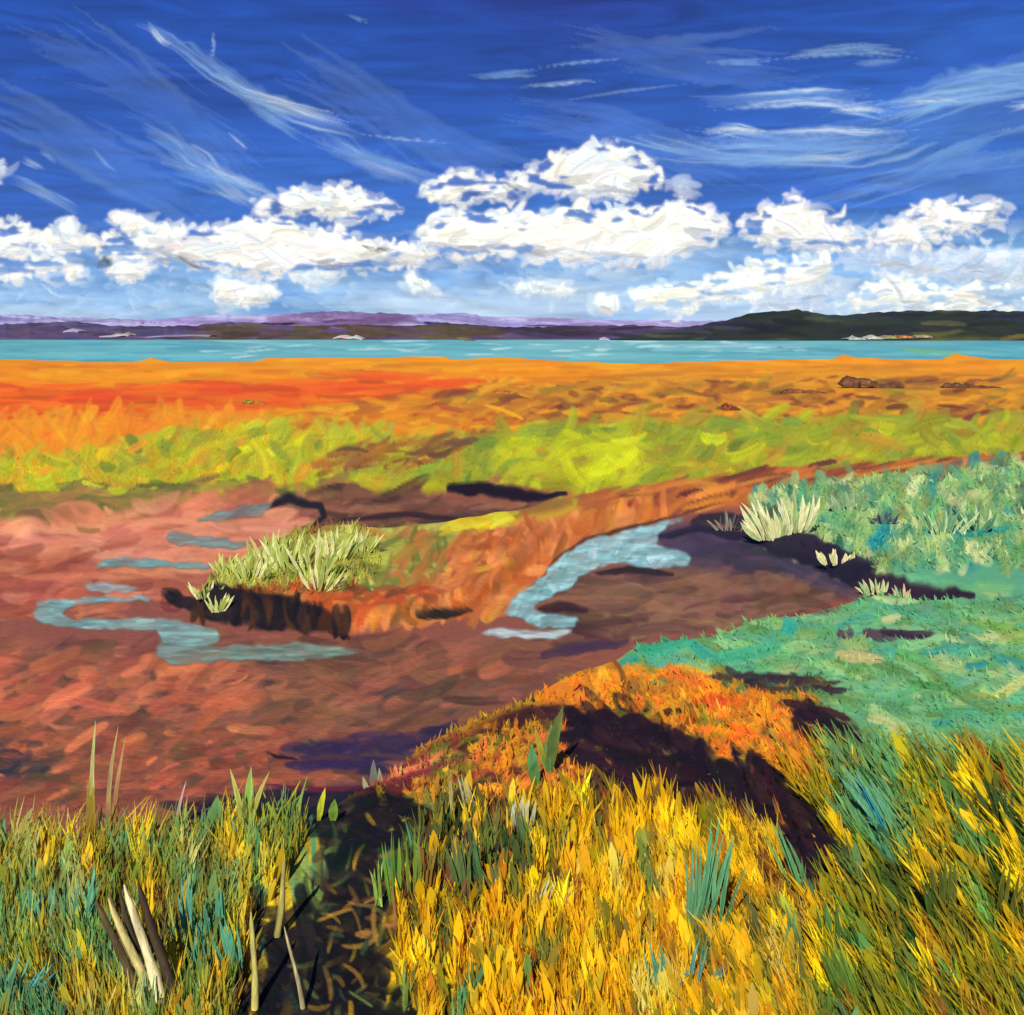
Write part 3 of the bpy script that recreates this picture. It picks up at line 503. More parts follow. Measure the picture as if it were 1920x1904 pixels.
g.scatter([(1060, 1350), (1130, 1340), (1260, 1385), (1340, 1440), (1340, 1500), (1200, 1490), (1080, 1440)], DM, 90, (30, 90), (12, 28), (-30, 26), 5, .3, (.7, 1.0), .9)
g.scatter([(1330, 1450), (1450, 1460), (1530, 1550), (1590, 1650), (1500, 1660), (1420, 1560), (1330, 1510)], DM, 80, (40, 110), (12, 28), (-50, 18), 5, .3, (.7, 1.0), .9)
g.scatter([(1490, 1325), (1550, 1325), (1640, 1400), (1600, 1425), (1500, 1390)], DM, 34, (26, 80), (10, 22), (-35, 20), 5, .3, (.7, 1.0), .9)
g.scatter([(1330, 1262), (1440, 1258), (1570, 1282), (1560, 1308), (1440, 1300)], [((58, 50, 60), 2), ((40, 34, 46), 2), ((90, 80, 50), 1)], 26, (26, 80), (8, 18), (-6, 14), 5, .3, (.5, .95), .9)
# world shape of the sheet
def chart_world(cx_, cy_):
    Y = CH * F / (cy_ - HZ)
    return (cx_ - 960) / F * Y, Y
for q_ in WATER_OUTLINES:
    wm = np.clip(blur(g.poly(L1(q_), 8), 6) * 2.5, 0, 1); g.H *= (1 - wm)
H_relief = blur(g.H, 0.5)
shx = np.array([p[0] for p in shore], float); shy = np.array([p[1] for p in shore], float)
mound = blur(noise2(g.h, g.w, 60, 90, 3), 4)
m_fg = blur(g.poly([(1000, 1320), (1250, 1280), (1560, 1330), (1700, 1500), (1500, 1700), (1100, 1560)], 5), 40)
def ground_z(cx_, cy_):
    md = g.sample(mudmask, cx_, cy_)
    _, Y = chart_world(cx_, cy_)
    rel = g.sample(H_relief, cx_, cy_)
    z = MUD * md + (1 - md) * (g.sample(mound, cx_, cy_) * 0.16 + g.sample(m_fg, cx_, cy_) * 0.06) * np.clip(14 / Y, 0.4, 1) + rel * np.minimum(Y, 40) / F * (1.7 - 1.0 * md) * np.clip(30 / Y, 0.3, 1)
    s = np.interp(cx_, shx, shy)
    d = np.clip((s + 1.0 - cy_) / 6.0, 0, 1)
    return z - d * 2.5
cols = np.concatenate([-np.geomspace(9000, 900, 9), np.arange(-855, -150, 6), np.arange(-150, 2070, 2.5), np.arange(2070, 2776, 6), 1920 + np.geomspace(880, 9000, 9)])
rows = np.concatenate([np.array([650., 656.]), np.arange(659, 1965, 2.5), np.arange(1970, 2400, 30)])
GX, GY = np.meshgrid(cols, rows)
wx, wy = chart_world(GX, GY)
# the farthest visible shore must be on this sheet; the nearer rows run on under and behind the camera
ex = np.array([3.2, 1.5, -2, -8, -25.]); wx = np.vstack([wx, np.repeat(wx[-1:], 5, 0) * np.array([1, 1, 1, 1.3, 2])[:, None]]); wy = np.vstack([wy, np.repeat(ex[:, None], GX.shape[1], 1)])
GXe = np.vstack([GX, np.repeat(GX[-1:], 5, 0)]); GYe = np.vstack([GY, np.full((5, GX.shape[1]), 2005.)])
gz = ground_z(GXe, GYe)
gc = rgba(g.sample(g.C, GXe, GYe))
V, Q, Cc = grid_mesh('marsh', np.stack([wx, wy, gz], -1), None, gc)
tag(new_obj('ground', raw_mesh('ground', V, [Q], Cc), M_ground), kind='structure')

# ------------------------------------------------------------------ water in the creek and the pools
for name, pts, pal, n, an in waters:
    p = L1(pts); q = np.array(p); c = Canvas(q[:, 0].min() - 16, q[:, 1].min() - 14, q[:, 0].max() + 16, q[:, 1].max() + 14, 1.5)
    c.nx = noise2(c.h, c.w, 5, 26, 4); c.ny = noise2(c.h, c.w, 6, 18, 4)
    c.C[:] = np.array(pal[0][0]) / 255.
    m = blur(c.poly(p, 9), 1.8); m = np.clip((m - .18) / .62, 0, 1) * np.clip(.72 + noise2(c.h, c.w, 5, 30, 3) * 1.4, .55, 1)
    c.scatter(None, pal, n, (24, 80), (5, 13), an, 6, .12, (.4, .9), .8, mask=c.poly(p, 3))
    X, Y = chart_world(c.X, c.Y)
    z = np.full(X.shape, MUD + 0.012) + blur(c.H, 1) * 0.002
    keep = np.maximum(np.maximum(m[:-1, :-1], m[1:, 1:]), np.maximum(m[:-1, 1:], m[1:, :-1])) > .02
    V, Q, Cc = grid_mesh('w', np.stack([X, Y, z], -1), keep, rgba(c.C, m, k=K * 1.15))
    tag(new_obj(name, raw_mesh(name, V, [Q], Cc), M_creek), kind='structure')

# ------------------------------------------------------------------ the bay
c = Canvas(-700, 634, 2620, 690, 1.5)
c.C[:] = np.array([104, 186, 192]) / 255.
c.fill([(1400, 634), (2620, 634), (2620, 690), (1500, 690)], (64, 166, 180), 20, 10)
c.scatter([(-700, 634), (2620, 634), (2620, 690), (-700, 690)], [((100, 185, 190), 3), ((84, 172, 182), 2), ((126, 200, 204), 1.6), ((70, 165, 180), 1)], 900, (60, 220), (3, 8), (0, 1.5), 6, .02, (.3, .8))
c.scatter([(340, 640), (1500, 640), (1500, 668), (340, 668)], [((190, 226, 228), 1)], 40, (20, 70), (2, 4), (0, 4), 5, .05, (.5, 1))
c.daub(1750, 660, 130, 8, math.radians(-3), (110, 180, 90), .8)
for x, y, l in [(395, 659, 45), (760, 640, 90), (1060, 658, 60), (1350, 650, 140), (700, 655, 60), (1430, 652, 60), (900, 665, 60), (1130, 655, 40)]:
    c.daub(x, y, l, 4, 0.02, (200, 232, 232), .8)
BZ = -0.5
rws = np.concatenate([[633.2, 633.6, 634.2, 635, 636, 637], np.arange(638, 690, 1.5)])
cl = np.concatenate([[-9000, -4000, -1800], np.arange(-700, 2620, 5), [4000, 6500, 11000]])
X_, Y_ = np.meshgrid(cl, rws); Yw = (CH - BZ) * F / (Y_ - HZ)
V, Q, Cc = grid_mesh('b', np.stack([(X_ - 960) / F * Yw, Yw, np.full(Yw.shape, BZ)], -1), None, rgba(c.sample(c.C, X_, Y_)))
tag(new_obj('water', raw_mesh('water', V, [Q], Cc), M_bay), kind='structure')

# ------------------------------------------------------------------ hills across the bay
def ridge(name, D, depth, top, base_y, fillcol, pal, n, extra=(), ang=(0, 6)):
    tx = np.array([t[0] for t in top], float); ty = np.array([t[1] for t in top], float)
    c = Canvas(-500, 560, 2420, 660, 1.5)
    c.C[:] = np.array(fillcol) / 255.
    c.scatter([(-500, 565), (2420, 565), (2420, 655), (-500, 655)], pal, n, (40, 170), (5, 13), ang, 7, .12, (.4, .9))
    for e in extra:
        if e[0] == 's': c.scatter(e[1], e[2], e[3], e[4], e[5], e[6], 7, .15, (.5, .95))
        else: c.daub(*e[1:])
    xs = np.concatenate([[-2600, -1500, -900], np.arange(-500, 2421, 3.0), [3000, 3700, 4600]])
    jag = np.interp(xs, np.arange(-2600, 4700, 9), rng.normal(size=len(np.arange(-2600, 4700, 9))) * 0.9)
    tp = np.interp(xs, tx, ty) + jag
    t = np.linspace(0, 1, 26)[:, None]
    py = base_y + (tp[None] - base_y) * t ** 0.85
    Y = D + depth * t + (0 * xs)[None]
    px = np.repeat(xs[None], 26, 0)
    hh = c.sample(c.H, px, py)
    Y = Y - hh * depth * 0.08
    Z = CH - (py - HZ) / F * Y
    Pf = np.stack([(px - 960) / F * Y, Y, Z], -1)
    back = Pf[-1:].repeat(3, 0).copy()
    for i, (dy, dz) in enumerate([(0.4, 0.85), (0.9, 0.4), (1.4, 0.0)]):
        back[i, :, 1] += depth * dy; back[i, :, 2] = (back[i, :, 2] + 4) * dz - 4
    low = Pf[:1].copy(); low[..., 2] -= 6; low[..., 1] -= 5
    Pf = np.concatenate([low, Pf, back]); C0 = rgba(c.sample(c.C, px, py), k=K * 0.95)
    C0 = np.concatenate([C0[:1], C0, C0[-1:].repeat(3, 0)])
    V, Q, Cc = grid_mesh(name, Pf, None, C0, flip=True)
    return tag(new_obj(name, raw_mesh(name, V, [Q], Cc), M_hill), kind='structure')
ridge('distant_hills', 2300, 420, [(-2600, 600), (-500, 590), (0, 590), (140, 596), (280, 600), (400, 590), (520, 590), (620, 584), (760, 590), (850, 588), (870, 586), (900, 594), (1000, 596), (1150, 600), (1300, 602), (1500, 600), (2420, 600), (4600, 606)], 640,
      (158, 150, 206), [((160, 154, 210), 3), ((136, 126, 186), 2.4), ((180, 178, 226), 2.4), ((116, 100, 160), .8), ((140, 122, 172), 1.2)], 420,
      [('s', [(500, 585), (760, 585), (760, 625), (500, 625)], [((112, 84, 132), 3), ((130, 100, 150), 2)], 50, (50, 130), (6, 12), (3, 5)), ('s', [(-500, 588), (200, 592), (200, 612), (-500, 612)], [((112, 105, 165), 2), ((165, 160, 205), 2)], 60, (60, 160), (4, 8), (0, 4))])
ridge('far_shore', 1500, 180, [(-2600, 618), (-500, 612), (0, 608), (60, 606), (140, 603), (230, 612), (360, 611), (400, 606), (450, 604), (560, 612), (640, 609), (760, 611), (830, 606), (890, 609), (960, 614), (1050, 613), (1180, 610), (1240, 612), (1400, 616), (2420, 620), (4600, 620)], 640.5,
      (92, 76, 112), [((84, 68, 110), 3), ((70, 56, 84), 2), ((110, 92, 140), 1.6), ((84, 64, 74), 1.4)], 360,
      [('s', [(-500, 600), (330, 606), (330, 645), (-500, 645)], [((74, 70, 110), 3), ((104, 98, 140), 2), ((64, 56, 84), 1.2)], 80, (50, 150), (4, 9), (0, 4)),
       ('s', [(370, 606), (960, 606), (960, 640), (370, 640)], [((86, 74, 50), 3), ((70, 58, 48), 2), ((96, 74, 92), 1.6)], 90, (40, 110), (6, 11), (-2, 6)),
       ('s', [(980, 612), (1300, 612), (1300, 645), (980, 645)], [((66, 52, 88), 2), ((52, 42, 60), 2)], 40, (60, 150), (4, 9), (0, 3))])
ridge('dark_headland', 1150, 210, [(-2600, 660), (900, 660), (1100, 645), (1180, 632), (1230, 622), (1290, 613), (1370, 600), (1400, 588), (1480, 582), (1500, 580), (1525, 586), (1555, 592), (1600, 590), (1640, 586), (1700, 583), (1850, 583), (1920, 584), (2420, 580), (3400, 600), (4600, 606)], 642.5,
      (44, 50, 44), [((42, 50, 42), 4), ((34, 40, 40), 3), ((60, 66, 52), 1.6), ((40, 42, 56), 1.4), ((84, 90, 66), 1.2), ((62, 60, 84), 1)], 420,
      [('s', [(1700, 618), (2420, 612), (2420, 640), (1700, 640)], [((100, 92, 46), 2), ((60, 66, 52), 2)], 26, (60, 130), (6, 10), (0, 4)), ('s', [(1600, 582), (2420, 578), (2420, 600), (1600, 600)], [((40, 46, 66), 2), ((52, 54, 52), 1)], 30, (60, 130), (5, 9), (2, 4))], (4, 7))

def blob_ridge(name, pts, D, thick, col, label, cat, group=None):
    """a low sand spit or rock at the far waterline: a closed, uneven mound"""
    pts = np.array(pts, float); n = len(pts); Vv = []; R = 9
    for i, (px, py, hw) in enumerate(pts):
        for k in range(R):
            a = math.pi * k / (R - 1); r = (1 + 0.25 * rng.normal() * (0 < k < R - 1))
            Y = D - math.cos(a) * thick; Z = CH - (py - HZ) / F * D + math.sin(a) * hw / F * D * r
            Vv.append(((px - 960) / F * D + rng.normal() * .5, Y, Z - (1.0 if k in (0, R - 1) else 0)))
    idx = np.arange(n * R).reshape(n, R)
    q = np.stack([idx[:-1, :-1], idx[1:, :-1], idx[1:, 1:], idx[:-1, 1:]], -1).reshape(-1, 4)
    C = np.ones((len(Vv), 4)); C[:, :3] = lin(np.clip(np.array(col) / 255. * .74 + rng.normal(size=(len(Vv), 3)) * .08, 0, 1)) * K
    o = new_obj(name, raw_mesh(name, np.array(Vv), [q], C), M_sand)
    return tag(o, label, cat, group) if cat else tag(o, kind='structure')
for pts, col in [([(128, 622, 1), (138, 621, 4), (148, 621, 3), (156, 622, 1)], (205, 200, 205)), ([(196, 631, 1), (215, 631, 2), (225, 630, 4), (234, 629, 3), (244, 628, 5), (250, 630, 1)], (200, 196, 196)), ([(280, 632, 1), (300, 631, 1.6), (320, 630, 1.2), (340, 630, 2), (360, 629, 1), (380, 629, 1.8), (400, 630, 1)], (164, 162, 176)),
                 ([(628, 634, 1), (640, 632, 3), (650, 633, 4), (660, 634, 2), (668, 633, 3.4), (684, 636, 1)], (220, 216, 214)), ([(858, 634, 1), (872, 637, 5), (890, 643, 3), (906, 648, 1)], (140, 122, 80)), ([(1122, 636, 1), (1132, 636, 4), (1140, 637, 1)], (215, 190, 196))]:
    blob_ridge('sandbank', pts, 1100, 14, col, None, None)
for i, (x, w_, h_, col, lb) in enumerate([(1600, 34, 7, (205, 205, 200), 'pale grey shore rock at the foot of the dark headland, leftmost of the cluster'), (1634, 30, 9, (220, 214, 196), 'cream shore rock, the tallest of the pale cluster under the dark headland'),
                                          (1662, 34, 7, (170, 160, 110), 'olive sand coloured shore rock in the middle of the headland cluster'), (1692, 26, 8, (206, 132, 56), 'orange shore rock under the dark headland'), (1724, 30, 5, (196, 160, 110), 'low tan shore rock at the right end of the headland cluster')]):
    blob_ridge('shore_rock', [(x - w_ / 2, 636 - i, .6)] + [(x + w_ * (k / 7 - .5), 635.5 - i, h_ * (.25 + .55 * rng.random()) * (1 - abs(k / 3.5 - 1) ** 2 * .7)) for k in range(1, 7)] + [(x + w_ / 2, 636 - i, .6)], 1010, 12, col, lb, 'rock', 'rocks along the foot of the headland')

# ------------------------------------------------------------------ clouds: bodies with real thickness, far beyond the hills
WH = [((252, 248, 238), 4), ((244, 246, 250), 2.4), ((254, 250, 242), 2), ((222, 230, 240), .8)]
WS = [((245, 248, 252), 3), ((210, 226, 244), 2), ((180, 208, 238), 1.4)]
def cloud(name, D, polys, label, cat='cloud', n=90, L=(26, 90), W=(12, 26), ang=(8, 30), pal=WH, bulge=9, edge=8, smears=(), shade_grays=(), group=None, kind=None, amax=1.0, poly_a=1.0, warp=15, curve=.3, wisps=14):
    pp = [q for p in polys for q in p] + [q for s_ in smears for q in s_[0]]
    a = np.array(pp, float); c = Canvas(a[:, 0].min() - 60, a[:, 1].min() - 50, a[:, 0].max() + 60, min(a[:, 1].max() + 40, 640), 2.0)
    c.C[:] = 0.97 if polys else np.array([190, 224, 252]) / 255.
    for p in polys:
        m = c.poly(p, warp); c.A = np.maximum(c.A, blur(m, 1.2) * poly_a)
        ar = m.sum() * 4
        if poly_a > .8 and m.sum() > 1500:
            tn = noise2(c.h, c.w, 5, 34, 3) * .6 + noise2(c.h, c.w, 11, 16, 3) * .7; tear = np.clip((tn + .12 + .35 * np.clip(blur(m, 10) - .7, 0, .3) / .3) / .12, .05, 1)
        else: tear = 1.0
        if wisps:
            c.scatter(None, WS, wisps, (24, 70), (8, 18), (ang[0] * .4, 13), 4, .5, (.2, .6), 1.1, mask=blur(m, 8) > .3)
        al_ = (.75, 1.0) if poly_a > .8 else (.25, .8)
        c.scatter(None, pal, int(n * ar / 15000) + 3, (L[0] * .45, L[1] * .4), (W[0] * .8, W[1] * .9), (60, 60), 4, .5, al_, .3, mask=blur(m, 2) > .5, relief=1.2)
        c.scatter(None, pal, int(n * ar / 20000) + 3, L, W, ang, 4, curve, al_, .5, mask=blur(m, 8) > .84)
        b5 = blur(m, 5)
        c.scatter(None, [((250, 248, 244), 2), ((214, 230, 246), 2)], int(n * ar / 45000) + 3, (L[0] * .4, L[1] * .34), (7, 15), (10, 40), 4, .8, (.2, .8), 1.1, mask=(b5 > .15) & (b5 < .5))
        bt = np.roll(m, -9, 0) < .5
        c.scatter(None, [((206, 212, 224), 2), ((184, 190, 200), 1), ((224, 216, 206), 1)], int(n * ar / 90000) + 1, (L[0], L[1] * .8), (5, 11), (ang[0] * .4, 8), 4, .2, (.35, .8), .9, mask=bt * (blur(m, 5) > .7))  # grey underside shade painted into the cloud colour along the lower rim
        c.A = c.A * np.where(m > .5, tear, 1.0)
    for s_ in smears: c.smear(*s_, soft=True, relief=0.2)
    for x, y, L_, W_, a_, g_ in shade_grays:  # hand-placed cloud shade, brushed into the colour as grey daubs
        for k in range(7):
            gg = min(235, g_ + 20 + rng.random() * 50)
            c.daub(x + rng.normal() * L_ * .22, y + rng.normal() * W_ * .35, L_ * (.4 + .5 * rng.random()), W_ * (.35 + .5 * rng.random()), math.radians(a_ + rng.normal() * 6), (gg, gg, gg + 6), .35 + .4 * rng.random(), rng.normal() * .1, 1.1, grow=False)
    A = np.clip(c.A, 0, 1) * amax; A = .45 * A + .55 * blur(A, 1)
    th = blur(np.clip(A * 1.3, 0, 1), 7) ** 1.5 * bulge + blur(c.H * A, .6) * (0.8 if bulge > 10 else 0.3)
    Y = D - th
    Pf = np.stack([(c.X - 960) / F * D, Y, CH - (c.Y - HZ) / F * D], -1)
    kp = np.maximum(np.maximum(A[:-1, :-1], A[1:, 1:]), np.maximum(A[:-1, 1:], A[1:, :-1])) > 0.03
    col = rgba(c.C, A, k=0.83)
    V, Q, Cc = grid_mesh('c', Pf, kp, col)
    if bulge > 10:
        kb = np.minimum(np.minimum(A[:-1, :-1], A[1:, 1:]), np.minimum(A[:-1, 1:], A[1:, :-1])) > 0.8
        Pb = Pf.copy(); Pb[..., 1] = D + 2 + blur(np.clip(A * 1.3, 0, 1), 7) ** 1.5 * bulge
        V2, Q2, C2 = grid_mesh('c', Pb, kb, col, flip=True)
        Q2 = Q2 + len(V); V = np.vstack([V, V2]); Q = np.vstack([Q, Q2]); Cc = np.vstack([Cc, C2])
    o = new_obj(name, raw_mesh(name, V, [Q], Cc), M_cloud)
    tag(o, label, None if kind else cat, group, kind)
GC = 'white cumulus clouds in a bank above the hills'
cloud('cloud', 2700, [[(0, 450), (10, 425), (40, 415), (70, 432), (110, 428), (100, 455), (70, 470), (20, 475), (-60, 480), (-60, 440)], [(105, 430), (115, 414), (145, 414), (152, 426), (130, 436)], [(60, 470), (90, 440), (180, 445), (190, 460), (140, 472)],
                      [(-60, 485), (50, 480), (110, 488), (160, 500), (150, 522), (120, 515), (60, 510), (50, 520), (0, 525), (-60, 530)]], 'ragged white cloud at the left edge of the sky above the purple hills', group=GC)
cloud('cloud', 2760, [[(190, 470), (195, 445), (225, 432), (330, 440), (400, 428), (480, 418), (500, 412), (560, 424), (600, 434), (650, 442), (700, 458), (790, 462), (830, 475), (790, 492), (700, 500), (600, 512), (480, 516), (420, 508), (330, 490), (240, 484), (200, 502), (180, 488)],
                      [(212, 410), (222, 394), (240, 396), (262, 402), (290, 415), (320, 424), (345, 425), (355, 438), (320, 445), (250, 436), (220, 424)], [(205, 505), (230, 490), (290, 500), (280, 515), (225, 520)]],
      'long white cloud on the left with grey streaks under it', n=80, group=GC, ang=(4, 18), shade_grays=[(330, 492, 130, 16, -14, 140), (380, 500, 90, 9, -14, 96), (660, 500, 110, 12, 6, 110), (720, 470, 60, 7, -12, 84), (770, 482, 100, 18, -4, 150), (600, 498, 70, 8, 2, 170)])
cloud('cloud', 2960, [[(472, 385), (500, 370), (560, 355), (600, 368), (610, 350), (640, 350), (688, 360), (686, 372), (730, 378), (768, 390), (700, 402), (640, 410), (600, 402), (550, 408), (500, 405), (480, 400)]], 'small flat white cloud just above the long left cloud', group=GC, ang=(-2, 16),
      shade_grays=[(700, 394, 70, 9, 4, 190)], L=(24, 70), W=(9, 20))
cloud('cloud', 3060, [[(1012, 318), (1030, 298), (1070, 284), (1130, 274), (1170, 280), (1200, 300), (1236, 325), (1234, 350), (1200, 345), (1190, 362), (1130, 370), (1040, 358), (960, 350), (960, 330)], [(785, 365), (830, 340), (880, 330), (920, 345), (970, 335), (1000, 358), (960, 385), (900, 372), (850, 378), (800, 372)]],
      'highest bright white cloud, a rounded dome with a tan underside at its left', group=GC, ang=(10, 30), n=100, shade_grays=[(1000, 362, 80, 16, -6, 176), (965, 352, 40, 10, -20, 128), (1040, 362, 60, 10, 0, 200)])
cloud('cloud', 2780, [[(780, 440), (820, 412), (900, 400), (960, 408), (1020, 402), (1130, 395), (1200, 398), (1270, 388), (1330, 402), (1362, 425), (1340, 455), (1300, 465), (1260, 480), (1180, 490), (1100, 492), (1000, 480), (930, 470), (860, 480), (800, 470)]],
      'broad white cloud in the centre of the bank, swelling at its right end', n=70, group=GC, ang=(6, 22), L=(34, 120), W=(14, 34), shade_grays=[(1010, 478, 70, 14, -8, 130), (1130, 484, 90, 12, 6, 176), (1150, 500, 60, 10, 0, 200)], wisps=40)
cloud('cloud', 2860, [[(1385, 420), (1430, 410), (1420, 388), (1445, 384), (1455, 405), (1470, 380), (1490, 368), (1500, 372), (1502, 395), (1530, 395), (1560, 420), (1620, 440), (1640, 450), (1600, 465), (1540, 470), (1470, 462), (1400, 450)]], 'white cloud with two upright tufts on top, right of the central dome cloud',
      group=GC, ang=(-10, 25), wisps=30, shade_grays=[(1500, 462, 90, 14, -4, 200)], smears=[([(1556, 408), (1580, 404), (1584, 385)], 12, (250, 250, 250), .95, .4)])
cloud('cloud', 2880, [[(1700, 420), (1712, 392), (1760, 382), (1800, 388), (1850, 376), (1880, 392), (1878, 415), (1840, 432), (1800, 430), (1760, 442), (1720, 438)], [(1640, 452), (1660, 430), (1700, 418), (1735, 440), (1728, 460), (1680, 466)]], 'rounded white cloud alone near the right edge of the sky', group=GC, ang=(15, 30), n=80, wisps=20)
cloud('cloud', 2440, [[(1170, 548), (1220, 540), (1300, 530), (1380, 520), (1400, 500), (1470, 498), (1550, 488), (1560, 505), (1510, 540), (1440, 538), (1420, 552), (1380, 560), (1320, 566), (1290, 586), (1260, 572), (1190, 568)], [(1110, 565), (1150, 562), (1160, 575), (1130, 582), (1112, 576)]],
      'low slanting white cloud rising to the right just left of the dark headland', group=GC, ang=(14, 14), n=70, L=(34, 110), W=(12, 28), shade_grays=[(1330, 562, 70, 10, -4, 205)])
cloud('cloud', 2400, [[(1575, 585), (1600, 560), (1620, 540), (1650, 535), (1660, 520), (1720, 530), (1750, 545), (1800, 540), (1860, 545), (1990, 540), (1990, 585), (1800, 585), (1700, 578), (1640, 580), (1600, 590)]], 'cloud bank resting on the dark headland at the right edge', group=GC, ang=(10, 25), n=80, wisps=60, shade_grays=[(1690, 565, 60, 8, 10, 190)])
cloud('cloud', 2720, [[(1560, 490), (1640, 470), (1720, 475), (1820, 465), (1990, 470), (1990, 530), (1860, 520), (1740, 515), (1620, 510)], [(1380, 540), (1480, 545), (1560, 520), (1600, 540), (1540, 570), (1420, 575)]], 'thin streaky pale cloud spread between the rounded right cloud and the bank on the headland', group=GC, ang=(12, 20), n=50, pal=WS, poly_a=.35, bulge=12, wisps=50)
cloud('cloud', 2450, [[(390, 528), (400, 516), (430, 522), (446, 532), (470, 534), (508, 530), (520, 545), (500, 570), (440, 574), (402, 566), (396, 550)]], 'small broken white cloud low over the lavender hills, below the long left cloud', group=GC, ang=(0, 25), L=(18, 50), W=(7, 14), wisps=16)
cloud('cloud', 2450, [[(562, 512), (600, 506), (618, 520), (600, 532), (612, 540), (572, 545), (570, 528)]], 'tiny pale cloud scrap right of the small broken cloud, under the grey streaks', group=GC, ang=(0, 25), L=(14, 36), W=(6, 12), poly_a=.6)
cloud('cloud', 2450, [[(752, 515), (775, 508), (800, 528), (812, 540), (780, 552), (765, 540)]], 'small hooked white cloud scrap hanging under the tail of the long cloud', group=GC, ang=(-20, 25), L=(14, 44), W=(6, 13))
cloud('cloud', 2450, [[(962, 540), (1010, 532), (1050, 536), (1090, 542), (1050, 552), (1000, 546)]], 'thin white sliver of cloud low under the broad central cloud', group=GC, ang=(0, 8), L=(20, 50), W=(5, 9))
cloud('cloud', 3080, [[(1268, 342), (1282, 334), (1298, 342), (1298, 362), (1282, 370), (1270, 360)]], 'small square puff of cloud just right of the highest dome', group=GC, ang=(0, 20), L=(14, 26), W=(8, 12), poly_a=.5)
cloud('cloud', 2940, [[(628, 438), (634, 424), (646, 422), (648, 438), (640, 444)]], 'tiny white puff above the tail of the long left cloud', group=GC, ang=(60, 20), L=(10, 20), W=(6, 9))
cloud('cloud', 3100, [[(-50, 310), (-20, 296), (6, 312), (8, 330), (-10, 336), (-50, 334)]], 'scrap of white cloud cut by the left edge above the ragged cloud', group=GC, ang=(20, 20), L=(14, 26), W=(8, 12), poly_a=.7)
GW = 'thin wispy high clouds'
def wisp(D, sm, label, a=.9):
    out = []
    for q in sm:
        pts, wid, col, al, dry = q
        pts = np.array(pts, float); n = int(4 + wid / 4)
        out.append((pts, wid * 1.3, col, al * .45, dry))
        for k in range(n):
            d = pts[-1] - pts[0]; nn = np.array([-d[1], d[0]]) / (np.hypot(*d) + 1e-6)
            o0, o1 = rng.normal(size=2) * wid * .38
            t = np.linspace(0, 1, len(pts))[:, None]
            p2 = pts + nn * (o0 * (1 - t) + o1 * t) + d * (rng.random() - .5) * .35
            if len(pts) > 3 and rng.random() < .5: j = rng.integers(0, len(pts) - 2); p2 = p2[j:j + 3]
            out.append((p2, wid * (.12 + .3 * rng.random()), col, al * (.35 + .6 * rng.random()), dry))
    sm = out
    cloud('wispy_cloud', D, [], label, 'cloud', smears=sm, bulge=4, amax=a, group=GW)
S = (236, 246, 255); S2 = (160, 212, 250); S3 = (110, 168, 238)
wisp(3200, [([(278, 50), (300, 74), (318, 86)], 16, S, .8, .9), ([(305, 62), (350, 84), (400, 120), (450, 160), (520, 200), (600, 222), (650, 236)], 28, S2, .6, 1.1), ([(420, 145), (480, 180), (560, 208), (640, 230)], 26, S, .85, .9), ([(440, 170), (500, 215), (560, 245)], 22, S2, .6, 1.1),
            ([(400, 62), (402, 90), (397, 115)], 4, S, .7, .9)], 'long diagonal streak of high cloud running down from the upper left')
wisp(3220, [([(580, 245), (640, 282), (700, 308), (770, 330), (830, 345)], 38, S2, .6, 1.1), ([(640, 285), (720, 315), (800, 340)], 20, S, .5, 1.1), ([(690, 255), (760, 262), (830, 268)], 4, S, .7, 1.0)], 'fainter diagonal streak that runs down to the highest dome cloud')
wisp(3240, [([(328, 262), (360, 280), (385, 310), (430, 335), (480, 350), (520, 372)], 24, S, .85, .9), ([(300, 305), (360, 325), (440, 345), (500, 375), (480, 400)], 30, S2, .6, 1.1), ([(270, 240), (330, 270), (400, 330)], 26, S3, .5, 1.1), ([(428, 248), (445, 264), (462, 278)], 5, S, .8, .8), ([(400, 340), (450, 372), (480, 392)], 20, S, .6, 1.)], 'curved wisp ending above the small flat cloud')
wisp(3260, [([(10, 325), (70, 350), (120, 380), (145, 402)], 14, S2, .6, 1.1), ([(45, 300), (82, 316)], 9, S, .6, .9), ([(30, 345), (90, 370), (140, 400)], 9, S, .6, 1.1), ([(75, 285), (105, 305)], 9, S2, .5, 1.), ([(175, 280), (200, 310), (215, 320)], 7, S2, .6, 1.)], 'short faint diagonal scratches of cloud at the far left')
wisp(3280, [([(1395, 190), (1450, 186), (1540, 186), (1600, 192)], 30, S, .95, .9), ([(1370, 204), (1480, 196), (1560, 200)], 8, S, .6, 1.), ([(1330, 190), (1500, 182), (1640, 180)], 26, S3, .5, 1.1)], 'bright lens shaped wisp high on the right, the left one of the upper pair')
wisp(3300, [([(1560, 208), (1620, 204), (1660, 206)], 18, S, .9, .8), ([(1650, 212), (1720, 196), (1790, 176), (1990, 150)], 40, S2, .75, 1.0), ([(1700, 180), (1780, 150), (1880, 140), (1990, 150)], 46, S2, .6, 1.1), ([(1680, 190), (1760, 186), (1800, 188)], 12, S, .8, .9), ([(1890, 202), (1950, 196)], 12, S, .9, .8)], 'pale sweeping wisp rising to the right edge high in the sky')
wisp(3320, [([(1195, 258), (1260, 275), (1340, 292), (1440, 296), (1560, 300), (1640, 280), (1700, 250)], 34, S2, .75, 1.0), ([(1320, 250), (1370, 243), (1430, 252)], 18, S, .95, .8), ([(1420, 254), (1500, 248), (1580, 244), (1620, 250), (1690, 246)], 18, S, .95, .8), ([(1290, 262), (1400, 268), (1540, 272), (1680, 262)], 30, S2, .75, 1.), ([(1480, 294), (1560, 296), (1620, 284)], 16, S, .85, .9)],
     'wide wispy band of layered cloud across the right above the tufted cloud')
